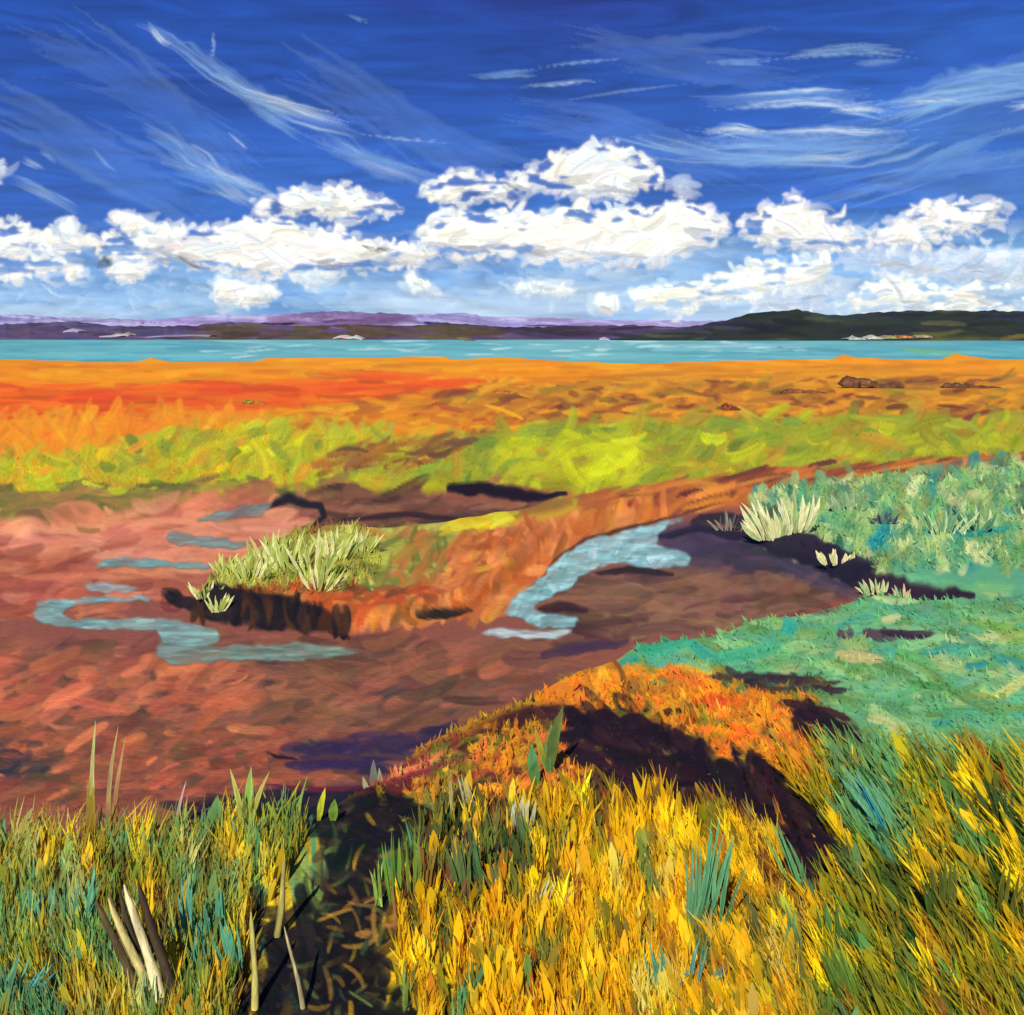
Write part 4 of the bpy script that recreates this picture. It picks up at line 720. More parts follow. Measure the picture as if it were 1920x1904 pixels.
wisp(3340, [([(1470, 110), (1550, 98), (1620, 92), (1700, 100)], 20, S2, .6, 1.1), ([(1500, 96), (1560, 94)], 8, S, .6, 1.), ([(1600, 120), (1680, 116)], 12, S2, .5, 1.), ([(1320, 118), (1440, 116)], 8, S3, .7, 1.)], 'faint highest wisp near the top right of the sky')
wisp(3360, [([(985, 162), (1040, 158), (1110, 150)], 8, S, .7, .9), ([(1030, 124), (1080, 118), (1160, 112)], 5, S2, .7, .9), ([(1060, 188), (1160, 172), (1280, 158)], 5, S2, .6, 1.), ([(890, 145), (960, 138), (1000, 136)], 12, S3, .7, 1.), ], 'thin near horizontal scratches of cloud in the upper centre')
wisp(3370, [([(650, 28), (672, 36), (692, 38)], 6, S2, .6, 1.)], 'tiny faint scratch of cloud alone near the top of the sky, left of centre')
wisp(3380, [([(1850, 260), (1920, 240), (1990, 236)], 10, S2, .6, 1.), ([(1700, 330), (1780, 290), (1860, 262)], 30, S3, .6, 1.1), ([(1560, 370), (1680, 340), (1800, 310), (1990, 280)], 34, S3, .5, 1.1), ([(1640, 350), (1700, 342)], 8, S2, .6, 1.), ([(1780, 330), (1860, 300)], 12, S3, .6, 1.)], 'faint blue streaks fanning out above the rounded right cloud')
S4 = (66, 124, 214); S5 = (46, 96, 196)
wisp(3420, [([(60, 60), (200, 120), (330, 200), (460, 300)], 90, S5, .15, 1.1), ([(0, 180), (120, 240), (260, 330), (400, 400)], 80, S4, .15, 1.1), ([(560, 120), (700, 190), (840, 280), (960, 330)], 90, S5, .15, 1.1), ([(250, 180), (380, 260), (470, 330)], 60, S4, .15, 1.1)], 'broad faint blue sweep of thin cloud across the upper left sky')
wisp(3430, [([(1990, 120), (1800, 210), (1640, 260), (1480, 300)], 110, S4, .15, 1.1), ([(1990, 330), (1860, 370), (1700, 400)], 80, S4, .15, 1.1), ([(1100, 90), (1300, 130), (1500, 150)], 70, S5, .15, 1.1), ([(1000, 230), (1200, 250), (1400, 330)], 70, S4, .15, 1.1)], 'broad faint blue sweep of thin cloud across the upper right sky')
# soft veil of thin cloud under and between the cumulus
vc = Canvas(-460, 350, 2380, 640, 4.0); vc.C[:] = np.array([196, 220, 248]) / 255.
for j in range(480):
    x = rng.random() * 2840 - 460; y = 590 - abs(rng.normal()) * 80
    if y < 380 or (x < 700 and y < 410): continue
    vc.daub(x, y, 60 + rng.random() * 190, 6 + rng.random() * 18, math.radians(rng.normal() * 7 + (6 if x > 1200 else 0)), [(214, 230, 246), (176, 208, 242), (150, 190, 234), (240, 246, 252)][rng.integers(0, 4)], .12 + .38 * rng.random() * (0.4 + 0.6 * (y - 380) / 200), .08, 1.1)
for j in range(300):
    x = 780 + rng.random() * 1500; y = 400 + rng.random() * 170
    if rng.random() < .25: x = rng.random() * 800 - 100; y = 515 + rng.random() * 65
    vc.daub(x, y, 26 + rng.random() * 80, 7 + rng.random() * 16, math.radians(8 + rng.normal() * 26), [(236, 242, 250), (206, 226, 248), (176, 210, 246), (250, 250, 250)][rng.integers(0, 4)], .15 + .5 * rng.random(), (rng.random() - .5) * 1.4, 1.1)
D = 3600; A = np.clip(vc.A * .72, 0, .62) * np.clip((vc.Y - 385) / 60, 0, 1)
Pf = np.stack([(vc.X - 960) / F * D, D - vc.H * A * 3, CH - (vc.Y - HZ) / F * D], -1)
kp = np.maximum(A[:-1, :-1], A[1:, 1:]) > .02
V, Q, Cc = grid_mesh('v', Pf, kp, rgba(vc.C, A, .9))
tag(new_obj('cloud_veil', raw_mesh('cloud_veil', V, [Q], Cc), M_cloud), 'thin veil of pale cloud spread low over the hills', kind='stuff')

# ------------------------------------------------------------------ grass that nobody could count
def blades(name, label, region, n, hpx, wpx, lean, jit, mask_fn=None, lvl=0, round_tip=.25, seg=2, hue=0.0, extra=None, extra_w=0.0, hlim=(0, 9)):
    m = g.poly(L0(region) if lvl == 0 else L1(region), 8)
    if any(q[0] in (FL, FR) for q in region): n = int(n * 1.3)
    jj, ii = np.nonzero(m > .5); k = rng.integers(0, len(jj), n)
    x = g.x0 + (ii[k] + rng.random(n)) * g.s; y = g.y0 + (jj[k] + rng.random(n)) * g.s
    col = g.sample(g.C, x, y); dark = col.mean(1)
    keep = rng.random(n) < np.clip((dark - 0.15) * 4.5, 0.16, 1.0)
    md = g.sample(mudmask, x, y) < .55
    keep &= md
    x, y, col, dark = x[keep], y[keep], col[keep], dark[keep]; n = len(x)
    X, Y = chart_world(x, y); Z = ground_z(x, y) - 0.004 * Y / 8
    s = Y / F
    h = (hpx[0] + (hpx[1] - hpx[0]) * rng.random(n) ** 1.5) * s * np.clip(dark * 2.4, .35, 1); h = np.clip(h, *hlim)
    w = (wpx[0] + (wpx[1] - wpx[0]) * rng.random(n) ** 1.4) * s
    la = np.array([lean(a, b) for a, b in zip(x, y)]) if callable(lean) else np.radians(lean[0] + rng.normal(size=n) * lean[1])
    if callable(lean): la = np.radians(la)
    yaw = rng.normal(size=n) * 0.38
    fwd = 0.30 + rng.normal(size=n) * 0.18
    ux, uz = np.cos(la), np.sin(la)
    cw, sw = np.cos(yaw), np.sin(yaw)
    bend = rng.normal(size=n) * 0.16
    C = col * (1 + rng.normal(size=(n, 1)) * jit) + rng.normal(size=(n, 3)) * jit * .22
    if extra is not None:
        e = rng.random(n) < extra_w; pick = rng.integers(0, len(extra), n); C[e] = (np.array(extra)[pick] / 255.)[e] * (1 + rng.normal(size=(e.sum(), 1)) * .08)
    rt = rng.random(n) < round_tip
    ts = np.linspace(0, 1, seg + 1); Vs = []
    for t in ts:
        wid = w * np.where(rt, np.sqrt(np.clip(1.02 - (2 * max(t, .5) - 1) ** 2, 0, 1)) * (.55 + .45 * min(1, t * 2)), (1 - t) ** .8 * 1.0) * .5
        wid = np.maximum(wid, w * 0.04)
        cxx = X + ux * h * t + bend * h * t * t; cyy = Y + fwd * h * t * t; czz = Z + uz * h * t * (1 - .1 * np.abs(bend) * t)
        for sg in (-1, 1):
            Vs.append(np.stack([cxx + sg * wid * cw * np.abs(uz) , cyy + sg * wid * sw, czz - sg * wid * ux * cw], -1))
    V = np.stack(Vs, 1).reshape(-1, 3); nv = 2 * (seg + 1)
    b = (np.arange(n) * nv)[:, None, None]
    f = np.array([[2 * i, 2 * i + 1, 2 * i + 3, 2 * i + 2] for i in range(seg)])[None] + b
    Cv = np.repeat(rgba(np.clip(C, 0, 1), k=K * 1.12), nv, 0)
    o = new_obj(name, raw_mesh(name, V, [f.reshape(-1, 4)], Cv), M_grass)
    return tag(o, label, kind='stuff')
blades('foreground_grass', 'thick ochre and green grass along the bottom left of the marsh', [(FL, 1580), (340, 1572), (540, 1552), (590, 1570), (530, 1660), (470, 1730), (430, 2010), (FL, 2010)], 16000, (18, 84), (2.2, 8.5), sweep, .07, extra=[(75, 145, 105), (215, 180, 50), (120, 130, 60)], extra_w=.05)
blades('foreground_grass', 'golden yellow grass filling the bottom centre', [(780, 1560), (820, 1500), (900, 1500), (1200, 1490), (1450, 1540), (1560, 2010), (790, 2010), (740, 1800), (740, 1640)], 17000, (14, 60), (2.2, 9.5), sweep, .07, extra=[(120, 120, 45), (240, 196, 60), (160, 90, 35)], extra_w=.05)
blades('foreground_grass', 'wind swept yellow and olive grass at the bottom right', [(1380, 1480), (1600, 1410), (1750, 1420), (FR, 1430), (FR, 2010), (1500, 2010)], 17000, (18, 80), (2.2, 9.5), sweep, .07, extra=[(75, 105, 50), (235, 190, 40), (110, 120, 50)], extra_w=.05)
blades('foreground_grass', 'short orange grass on the mound right of centre', [(1040, 1270), (1280, 1250), (1520, 1300), (1620, 1390), (1560, 1490), (1300, 1420)], 4200, (3, 15), (2, 8), (104, 26), .06)
blades('foreground_grass', 'rusty and dark grass on the slope above the dark hollow', [(640, 1500), (780, 1395), (850, 1350), (1020, 1285), (1080, 1320), (1300, 1420), (1400, 1500), (1000, 1530), (760, 1560)], 3800, (4, 18), (2, 7), (96, 20), .08, extra=[(110, 120, 50), (60, 70, 40)], extra_w=.1)
blades('green_turf', 'pale sea green grass on the upper part of the right bank', up_gb, 9000, (4, 17), (2.2, 8), (95, 30), .05, extra=[(190, 208, 158), (70, 150, 140)], extra_w=.08)
blades('green_turf', 'low mint green grass across the right bank', [(1200, 1195), (1500, 1150), (1660, 1112), (1830, 1125), (FR, 1060), (FR, 1425), (1700, 1400), (1500, 1300), (1180, 1245)], 6000, (4, 17), (2.4, 8), (115, 34), .05)
blades('island_grass', 'olive and yellow green grass on the low island', [(380, 1095), (560, 990), (700, 990), (720, 1060), (640, 1110), (480, 1120)], 1500, (6, 24), (1.6, 5), (92, 18), .07)
blades('field_grass', 'yellow green grass across the middle distance on the left', [(FL, 905), (150, 850), (420, 795), (780, 825), (760, 870), (560, 900), (130, 925), (FL, 935)], 4000, (2, 8), (1.6, 4), (90, 26), .03)
blades('field_grass', 'yellow green grass across the middle distance on the right', [(650, 880), (900, 812), (1100, 795), (FR, 780), (FR, 850), (1700, 865), (1400, 892), (1100, 915), (700, 905)], 4500, (2, 8), (1.6, 4), (90, 30), .03)
blades('field_grass', 'orange and brown sedge in front of the bay', [(FL, 690), (FR, 690), (FR, 790), (1100, 800), (700, 815), (300, 840), (FL, 885)], 3000, (1, 4), (2, 5), (90, 30), .03)

for lb_, rg_, n_ in [('broad loose blades mixed through the bottom left grass', [(FL, 1590), (340, 1580), (560, 1570), (480, 1740), (450, 2010), (FL, 2010)], 1100), ('broad loose blades mixed through the golden grass', [(800, 1540), (900, 1510), (1200, 1500), (1450, 1550), (1540, 2010), (780, 2010), (760, 1700)], 1100),
                     ('broad loose blades mixed through the swept grass at the bottom right', [(1480, 1480), (1620, 1420), (1750, 1430), (FR, 1440), (FR, 2010), (1500, 2010)], 1300), ('broad loose blades on the orange mound and dark slope', [(760, 1500), (900, 1380), (1060, 1300), (1280, 1260), (1600, 1390), (1560, 1500), (1100, 1540)], 420)]:
    sm_ = .42 if n_ < 500 else 1
    blades('foreground_grass', lb_, rg_, n_, (22 * sm_, 74 * sm_), (8 * sm_, 21 * sm_), sweep, .07, round_tip=.8, seg=5)
# ------------------------------------------------------------------ plants one can point at
def blade_mesh(name, top, w, col, bend=0.0, tip=.4, fold=.25, seg=8, tipcol=None):
    """a single broad leaf from the origin to top (dx, dy, dz), folded along its midrib"""
    top = np.array(top, float); L_ = np.linalg.norm(top); d = top / L_
    side = np.cross(d, (0, -1, 0)); side /= np.linalg.norm(side); nrm = np.cross(side, d)
    Vv = []; C = []
    for i in range(seg + 1):
        t = i / seg
        ww = w * .5 * (min(1, .45 + t * 1.6)) * (1 - max(0, (t - tip) / (1 - tip)) ** 2.2) + w * .012
        c = top * t + side * bend * L_ * (t * t - t) * 1.6 + nrm * 0.05 * L_ * math.sin(t * 3)
        e = 1 + rng.normal(size=2) * .05
        Vv += [c - side * ww * e[0] + nrm * ww * fold, c, c + side * ww * e[1] + nrm * ww * fold]
        cc = np.array(col, float) * (1 - t) + np.array(tipcol if tipcol else col, float) * t
        for q in range(3): C.append(list(lin(np.clip(cc * (1 + rng.normal() * .06 + (.06 if q != 1 else -.08)) / 255., 0, 1)) * K * 1.03) + [1])
    idx = np.arange(3 * (seg + 1)).reshape(seg + 1, 3)
    q = np.stack([idx[:-1, :-1], idx[:-1, 1:], idx[1:, 1:], idx[1:, :-1]], -1).reshape(-1, 4)
    return raw_mesh(name, np.array(Vv), [q], np.array(C))
def root(name, px, py, label, cat, group=None, l=0):
    p = P(px, py, l); p[2] = ground_z(np.array([float(px)]), np.array([cy(py, l)]))[0] - 0.01
    e = bpy.data.objects.new(name, None); COL.objects.link(e); e.location = p; e.empty_display_size = .1
    tag(e, label, cat, group); return e, p[1] / F
def plant(name, px, py, leaves, label, cat, group=None, l=0, part='blade'):
    """leaves: (dx base, dx top, dy top, width, colour, bend) in photo pixels at the plant's distance"""
    e, s = root(name, px, py, label, cat, group, l)
    if part == 'leaf':
        lv = []
        for lf in leaves:
            for k in range(5):
                k = k / 2; d = (k - 1) * lf[3] * .5
                lv.append((lf[0] + d * .7, lf[1] + d * 1.1 + rng.normal() * 4, lf[2] * (1 - .14 * abs(k - 1) - .12 * rng.random()), lf[3] * (.22 + .2 * rng.random()), tuple(np.array(lf[4]) * (1 + rng.normal() * .09)), lf[5] + rng.normal() * .06) + tuple(lf[6:]))
        leaves = lv
    for lf in leaves:
        bx, tx, ty, w, col, bd = lf[:6]; tc_ = lf[6] if len(lf) > 6 else None
        fy = rng.normal() * .12 * abs(ty)
        me = blade_mesh(part, ((tx - bx) * s, fy * s, ty * s), w * s * (.82 if part == 'leaf' else 1), col, bd, tipcol=tc_)
        o = new_obj(part, me, M_leaf, e, (bx * s, rng.normal() * 3 * s, (lf[7] if len(lf) > 7 else 0) * s))
    return e
def tuft(px, py, n, h, w, spread, pal, label, group, lean=0, l=0, name='grass_tuft', fan=.5):
    lv = []
    n = int(n * 2.0); w = w * .52
    for i in range(n):
        q = (i + .5) / n * 2 - 1 + rng.normal() * .08
        bx = q * spread * .55 + rng.normal() * 2; hh = h * (.5 + .6 * rng.random()) * (1 - .25 * abs(q))
        c = pal[rng.integers(0, len(pal))]
        lv.append((bx, bx + q * h * fan + lean * hh + rng.normal() * 4, hh, w * (.7 + .6 * rng.random()), c, rng.normal() * .1))
    return plant(name, px, py, lv, label, 'grass tuft', group, l)
PI_ = [(205, 208, 128), (186, 196, 104), (215, 212, 150), (160, 172, 80), (146, 158, 78)]
GI = 'pale grass tufts along the edge of the island'
for px, py, n, h, w, sp, ln, lb in [(385, 1108, 7, 36, 10, 30, -.1, 'small yellow green tuft at the left tip of the island above the dark bank'), (408, 1128, 6, 40, 10, 22, 0, 'tuft hanging over the dark bank at the island tip'), (430, 1080, 8, 46, 10, 34, .1, 'second tuft from the island tip, leaning right'),
                                  (470, 1090, 8, 56, 10, 34, .1, 'tuft on the front edge of the island with brown gaps between its blades'), (505, 1060, 9, 66, 11, 36, .05, 'tall pale tuft near the left end of the island crest'), (545, 1072, 9, 86, 12, 40, 0, 'tallest yellowish tuft of the island'),
                                  (590, 1080, 9, 84, 12, 40, .05, 'tall tuft just right of the tallest one, with cream blade tips'), (600, 1108, 6, 60, 12, 34, .1, 'tuft low on the island front, brown at its foot'), (630, 1050, 8, 64, 12, 40, .08, 'cream tuft in the middle of the island crest'),
                                  (668, 1035, 8, 52, 11, 40, .05, 'whitish green tuft at the right end of the island crest')]:
    tuft(px, py, n, h, w, sp, PI_, lb, GI, ln)
CR = [(214, 210, 150), (196, 200, 134), (225, 220, 170), (170, 186, 120)]
GB = 'cream tufts along the edge of the green bank'
tuft(1448, 1000, 12, 78, 15, 46, CR, 'big cream fan shaped tuft at the left tip of the green bank', GB, -.35, fan=.35)
tuft(1492, 1000, 9, 84, 16, 36, CR, 'upright pale green tuft right behind the cream fan', GB, .05, fan=.3)
tuft(1370, 975, 9, 44, 8, 46, [(92, 92, 92), (60, 54, 62), (140, 136, 116)], 'dark grey tuft left of the cream fan', GB, .2)
tuft(1575, 1046, 9, 34, 14, 60, [(222, 212, 160), (205, 200, 140)], 'low cream tuft overhanging the dark cut bank', GB, 0)
tuft(1590, 960, 5, 54, 15, 36, [(150, 170, 130), (120, 150, 110)], 'greyish upright tuft behind the cream fan near the orange path', GB, 0)
tuft(1770, 1005, 7, 60, 11, 44, [(180, 198, 140), (110, 150, 110)], 'pale tuft in the upper green bank left of a teal patch', GB, .1)
tuft(1830, 1000, 6, 62, 10, 40, [(190, 205, 150), (84, 130, 100)], 'pale tuft at the right side of the upper green bank', GB, -.1)
tuft(1660, 985, 5, 30, 8, 30, [(70, 80, 92), (100, 120, 110)], 'small slate coloured tuft in the middle of the upper green bank', GB, .2)
tuft(1640, 1090, 5, 36, 12, 30, [(196, 200, 140), (150, 180, 120)], 'pale tuft at the corner where the cut bank ends', GB, -.1)
tuft(1690, 1100, 4, 30, 10, 20, [(210, 176, 136), (150, 170, 130)], 'pinkish tuft on the thin dark tongue of mud', GB, 0)
# reeds and sprouts of the left foreground
GRD = 'reeds standing up in front of the mud'
plant('reed', 177, 1580, [(0, 2, 172, 16, (150, 120, 40), 0, (140, 125, 50)), (4, 8, 250, 9, (150, 140, 80), .02, (196, 200, 120))], 'thick ochre reed with a pale green seed head, tallest at the left', 'reed', GRD, part='stalk')
plant('reed', 222, 1570, [(-12, 4, 215, 8, (150, 106, 56), .03, (170, 140, 90)), (-14, 20, 265, 8, (150, 96, 66), .05, (190, 190, 116))], 'slim brown reed with a split pale tip beside the thick one', 'reed', GRD, part='stalk')
plant('reed', 330, 1560, [(0, 10, 130, 7, (140, 90, 80), .12, (196, 160, 170)), (12, 26, 120, 8, (120, 70, 50), 0, (190, 190, 90)), (0, 4, 88, 18, (90, 130, 70), 0, (100, 150, 90))], 'bent pinkish reed with a green leaf at its foot', 'reed', GRD, part='stalk')
plant('reed', 288, 1560, [(0, 2, 96, 10, (130, 130, 50), 0, (190, 195, 80)), (-28, -28, 72, 10, (150, 120, 40), 0), (-40, -40, 60, 9, (170, 135, 40), 0)], 'short pointed yellow green reed between the thick reed and the bent one', 'reed', GRD, part='stalk')
plant('sprout', 462, 1580, [(0, -34, 124, 11, (130, 140, 60), -.1, (185, 190, 95)), (0, 8, 132, 16, (120, 150, 60), 0, (150, 190, 90)), (2, 40, 118, 10, (120, 130, 55), .1, (185, 175, 90)), (0, 0, 90, 10, (120, 125, 60), 0)], 'forked pale green sprout like a Y against the dark mud', 'sprout', 'sprouts at the edge of the foreground grass')
plant('sprout', 404, 1580, [(0, 6, 86, 30, (86, 140, 84), 0, (110, 150, 84)), (-18, -22, 52, 18, (84, 145, 110), 0)], 'broad rounded jade green leaf left of the Y shaped sprout', 'sprout', 'sprouts at the edge of the foreground grass')
plant('sprout', 598, 1550, [(0, 12, 64, 12, (150, 165, 40), .05, (205, 200, 50)), (26, 30, 44, 18, (110, 140, 50), 0)], 'short bright yellow sprout on the rim of the dark hollow', 'sprout', 'sprouts at the edge of the foreground grass')
plant('sprout', 536, 1548, [(0, 4, 42, 8, (150, 165, 70), 0), (0, -4, 20, 7, (150, 165, 70), 0)], 'tiny pale sprout against the blue black mud', 'sprout', 'sprouts at the edge of the foreground grass')
plant('sprout', 700, 1442, [(-8, -20, 36, 10, (150, 150, 120), 0), (2, -2, 62, 14, (100, 104, 90), 0), (18, 12, 58, 10, (150, 156, 120), 0), (32, 40, 34, 8, (176, 176, 140), 0), (44, 52, 56, 14, (110, 116, 66), 0, (170, 176, 80)), (58, 60, 48, 9, (90, 96, 60), 0)], 'row of grey green sprouts in front of the violet pool of mud', 'sprout', 'sprouts at the edge of the foreground grass')
plant('sprout', 1030, 1450, [(0, 26, 128, 20, (76, 100, 50), .1, (100, 112, 60)), (-4, -28, 92, 12, (150, 140, 50), 0, (180, 165, 60)), (2, 4, 90, 18, (84, 130, 70), 0), (0, -12, 60, 16, (90, 130, 66), 0)], 'dark green sprout with two arms on top of the mound', 'sprout', 'sprouts at the edge of the foreground grass')
plant('sprout', 1005, 1475, [(0, -10, 92, 22, (90, 130, 60), 0, (96, 150, 100))], 'thick green leaf below the two armed sprout', 'sprout', 'sprouts at the edge of the foreground grass')
GLF = 'broad leaves in the foreground grass'
plant('leaf_clump', 980, 1560, [(0, 4, 74, 40, (130, 130, 96), .05, (196, 196, 150)), (-6, -14, 60, 16, (120, 120, 90), 0)], 'pale rounded leaf in the middle of the dark slope', 'leaves', GLF, part='leaf')
plant('leaf_clump', 890, 1530, [(0, -22, 92, 16, (90, 100, 60), 0, (190, 186, 140)), (-40, -44, 90, 9, (150, 150, 100), 0), (-60, -62, 66, 12, (110, 110, 50), 0)], 'thin grey leaves with whitish tips left of the pale rounded leaf', 'leaves', GLF, part='leaf')
plant('leaf_clump', 1300, 1760, [(0, 20, 90, 20, (90, 130, 84), .05), (10, 46, 230, 30, (84, 140, 96), .04, (96, 160, 112)), (50, 74, 200, 26, (90, 140, 90), .1, (96, 155, 108)), (-6, 4, 190, 26, (90, 140, 96), -.05, (98, 156, 110))], 'trio of tall jade leaves right of the golden grass', 'leaves', GLF, part='leaf')
plant('leaf_clump', 1500, 1690, [(0, -50, 160, 26, (80, 135, 80), -.1, (96, 150, 96)), (6, 4, 80, 18, (80, 120, 64), 0)], 'single tall green leaf crossing the dark maroon hollow', 'leaves', GLF, part='leaf')
plant('leaf_clump', 1680, 1580, [(0, -82, 148, 40, (84, 148, 110), -.04, (100, 155, 110)), (-18, -80, 128, 12, (44, 150, 170), -.04, (50, 150, 175)), (-60, -120, 110, 22, (100, 150, 90), 0), (10, -40, 44, 26, (52, 158, 170), 0)], 'teal and bright blue slanting leaves below the mint bank', 'leaves', GLF, part='leaf')
plant('leaf_clump', 1240, 1870, [(0, -14, 96, 22, (80, 140, 110), 0, (84, 150, 120)), (14, 60, 60, 14, (84, 145, 120), .2), (60, 74, 110, 16, (86, 150, 130), .15), (60, 120, 70, 14, (80, 148, 130), -.1)], 'turquoise curling leaves low in the golden grass', 'leaves', GLF, part='leaf')
plant('leaf_clump', 1260, 1862, [(0, -32, 90, 20, (84, 146, 110), 0), (-70, -74, 44, 9, (84, 140, 100), 0)], 'turquoise leaf just right of centre at the very bottom', 'leaves', GLF, part='leaf')
plant('leaf_clump', 60, 1750, [(0, -6, 92, 24, (84, 140, 104), 0), (40, 36, 100, 28, (96, 150, 110), .05), (24, 10, 50, 34, (96, 150, 104), 0), (100, 110, 130, 26, (80, 140, 110), 0)], 'cluster of sea green leaves at the left edge', 'leaves', GLF, part='leaf')
plant('leaf_clump', 360, 1780, [(0, -10, 150, 20, (78, 150, 120), 0, (92, 165, 140)), (46, 40, 120, 34, (80, 145, 110), -.05), (-14, -24, 70, 20, (84, 150, 120), 0), (20, 24, 60, 40, (80, 150, 120), 0)], 'turquoise leaves in the middle of the left grass', 'leaves', GLF, part='leaf')
plant('leaf_clump', 440, 1840, [(0, -20, 120, 34, (80, 145, 112), -.05), (-60, -66, 100, 26, (86, 150, 116), 0), (-90, -60, 50, 24, (86, 150, 116), 0)], 'lower group of turquoise leaves beside the black hollow', 'leaves', GLF, part='leaf')
plant('leaf_clump', 30, 1880, [(0, -30, 60, 34, (90, 150, 116), 0), (20, 60, 90, 18, (70, 150, 150), .1), (-20, 10, 110, 30, (96, 150, 110), 0), (90, 40, 70, 14, (96, 140, 116), 0)], 'dark jade leaves in the bottom left corner', 'leaves', GLF, part='leaf')
plant('leaf_clump', 1560, 1780, [(0, -8, 110, 36, (70, 104, 48), -.05), (50, 20, 80, 24, (60, 96, 44), 0)], 'dark green slanting leaves right of the small black gap', 'leaves', GLF, part='leaf')
plant('leaf_clump', 1600, 1890, [(0, -46, 130, 44, (84, 110, 40), -.04), (60, 20, 90, 20, (96, 100, 36), 0)], 'broad olive leaf at the bottom right', 'leaves', GLF, part='leaf')
plant('leaf_clump', 1770, 1730, [(0, 0, 130, 36, (84, 92, 34), .05), (-20, -40, 90, 26, (70, 90, 36), 0), (110, 126, 110, 30, (96, 96, 34), .1)], 'dark olive leaves at the right side of the swept grass', 'leaves', GLF, part='leaf')
plant('leaf_clump', 1870, 1560, [(0, -40, 120, 34, (64, 84, 40), -.1), (10, 14, 90, 30, (60, 80, 40), 0), (-30, -70, 70, 28, (76, 96, 46), 0)], 'dark bushy green leaves at the right edge under the mint bank', 'leaves', GLF, part='leaf')
plant('leaf_clump', 870, 1680, [(0, -16, 130, 34, (80, 104, 56), 0, (96, 110, 60)), (40, 10, 160, 22, (70, 104, 60), .1), (-50, -56, 120, 20, (120, 130, 60), 0), (-30, -34, 90, 22, (110, 66, 44), 0), (70, 50, 70, 26, (100, 110, 60), 0)], 'tall dull green leaves left of the golden grass', 'leaves', GLF, part='leaf')
plant('leaf_clump', 740, 1700, [(0, -6, 150, 22, (100, 140, 50), 0), (36, 34, 170, 18, (110, 130, 50), 0), (-30, -36, 90, 18, (120, 150, 60), 0), (60, 66, 120, 16, (130, 100, 40), 0)], 'fresh green leaves on the rim of the black hollow', 'leaves', GLF, part='leaf')
plant('leaf_clump', 1020, 1720, [(0, 14, 80, 18, (170, 165, 110), .1, (205, 200, 150)), (30, 60, 70, 14, (160, 155, 90), .2), (-20, -16, 66, 12, (190, 176, 80), 0), (50, 96, 30, 14, (140, 130, 50), .1)], 'pale dry leaves over a brown hollow in the golden grass', 'leaves', GLF, part='leaf')
# broken stems of the bottom left
def stem(name, a, b, w, cols, label, group):
    """a thick dry stem lying towards the camera: tube with split end"""
    e, s = root(name, a[0], a[1], label, 'stem', group)
    p0 = np.array([0, 0, 0.02]); p1 = np.array([(b[0] - a[0]) * s, .15, (a[1] - b[1]) * s])
    for k, cl in enumerate(cols):
        n = 9; R = 6; Vv = []; C = []; off = np.array([(k - (len(cols) - 1) / 2) * w * s * .8, k * .015, 0])
        for i in range(n):
            t = i / (n - 1); c = p0 + (p1 - p0) * t + off + np.array([math.sin(t * 5 + k) * .006, 0, 0]); r = w * s * .42 * (1 - .45 * t) * (1 + rng.normal() * .06)
            if i == n - 1: r *= .25
            for j in range(R):
                an = j / R * 2 * math.pi; Vv.append(c + np.array([math.cos(an) * r, math.sin(an) * r, 0])); C.append(list(lin(np.clip(np.array(cl) * (1 + rng.normal() * .10) / 255., 0, 1)) * K) + [1])
        idx = np.arange(n * R).reshape(n, R); q = np.stack([idx[:-1], np.roll(idx[:-1], -1, 1), np.roll(idx[1:], -1, 1), idx[1:]], -1).reshape(-1, 4)
        o = new_obj('stalk', raw_mesh('stalk', np.array(Vv), [q], np.array(C)), M_wood, e)
GS = 'thick dry stems leaning in the bottom left grass'
stem('dry_stem', (278, 1895), (172, 1720), 26, [(84, 70, 40), (196, 178, 110)], 'dry stem pair, dark brown and cream, leftmost of the leaning stems', GS)
stem('dry_stem', (262, 1850), (196, 1700), 22, [(110, 96, 50), (60, 50, 32)], 'dark olive dry stem between the two cream ones', GS)
stem('dry_stem', (318, 1900), (228, 1690), 30, [(222, 206, 150), (60, 46, 30)], 'bright cream dry stem, the widest of the leaning stems', GS)
stem('dry_stem', (478, 1900), (460, 1740), 18, [(170, 160, 84)], 'upright straw coloured stem in front of the black hollow', GS)
stem('dry_stem', (568, 1900), (524, 1770), 12, [(150, 136, 96)], 'thin pale stem leaning left in the black hollow', GS)
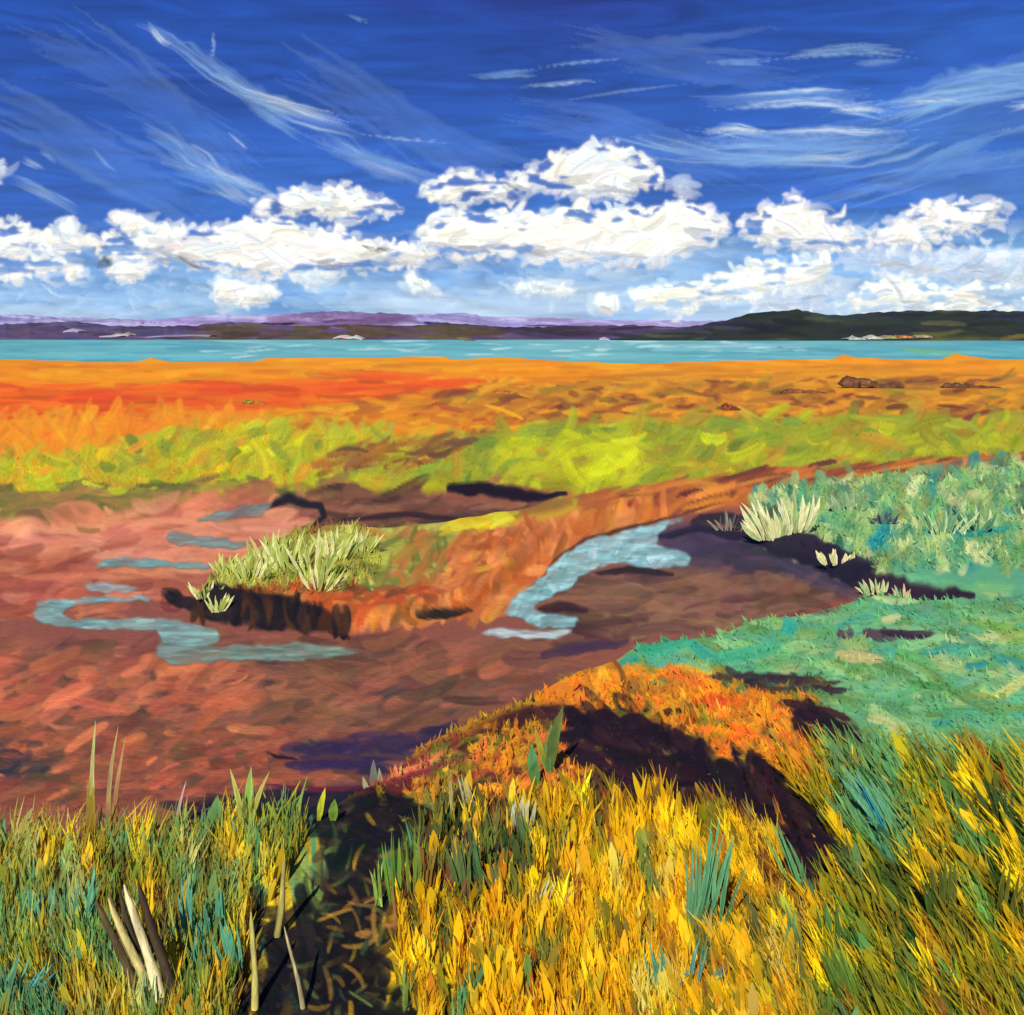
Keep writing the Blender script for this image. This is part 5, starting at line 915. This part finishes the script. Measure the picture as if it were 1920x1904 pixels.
stem('dry_stem', (520, 1760), (526, 1630), 18, [(140, 132, 66)], 'faded upright stem on the left rim of the black hollow', GS)
# dark shrubs in the far field
def shrub(px, py, w, h, col, label, dirx=1, legs=False):
    """a low wind-combed shrub: a lumpy dome, high at one end and trailing off to the other"""
    e, s = root('shrub', px, py, label, 'shrub', 'brown shrubs in the far orange field')
    n, R = 22, 9; Vv = []; C = []
    for i in range(n):
        t = i / (n - 1); hh = h * (min(1, t / .12) ** .5) * (1 - t) ** .8 * (.8 + .35 * rng.random()) + .4
        for k in range(R):
            a = math.pi * (k / (R - 1) * 1.2 - .1); r_ = 1 + .22 * rng.normal()
            Vv.append((dirx * (t - .12) * w * s + rng.normal() * s, -math.cos(a) * h * .8 * s, (h * .12 + math.sin(a) * hh * r_ * .9 + (h * .25 if legs and t < .5 else 0)) * s))
            C.append(list(lin(np.clip(np.array(col) * (1 + rng.normal() * .2) / 255., 0, 1)) * K) + [1])
    idx = np.arange(n * R).reshape(n, R); q = np.stack([idx[:-1, :-1], idx[1:, :-1], idx[1:, 1:], idx[:-1, 1:]], -1).reshape(-1, 4)
    new_obj('crown', raw_mesh('crown', np.array(Vv), [q], np.array(C)), M_wood, e)
    for k in range(3):
        me = blade_mesh('stem', ((k - 1) * 6 * s, 0, h * .8 * s), 7 * s, (110, 64, 32))
        new_obj('stem', me, M_wood, e, (dirx * w * (.02 + .14 * k) * s, -h * .5 * s, -h * .2 * s))
shrub(1588, 728, 120, 18, (92, 60, 34), 'tallest brown shrub in the far field, trailing off to the right', legs=True)
shrub(1475, 738, 90, 9, (104, 62, 34), 'low brown shrub left of the tall one in the far field')
shrub(1778, 728, 110, 10, (90, 60, 36), 'low dark shrub at the right of the far field')
shrub(1358, 770, 34, 15, (112, 50, 30), 'small maroon shrub in the far field left of the low brown one')
shrub(930, 738, 46, 7, (150, 96, 34), 'tiny brown shrub in the centre of the orange field')
shrub(460, 758, 46, 9, (128, 112, 34), 'small olive shrub among the orange patches on the left')
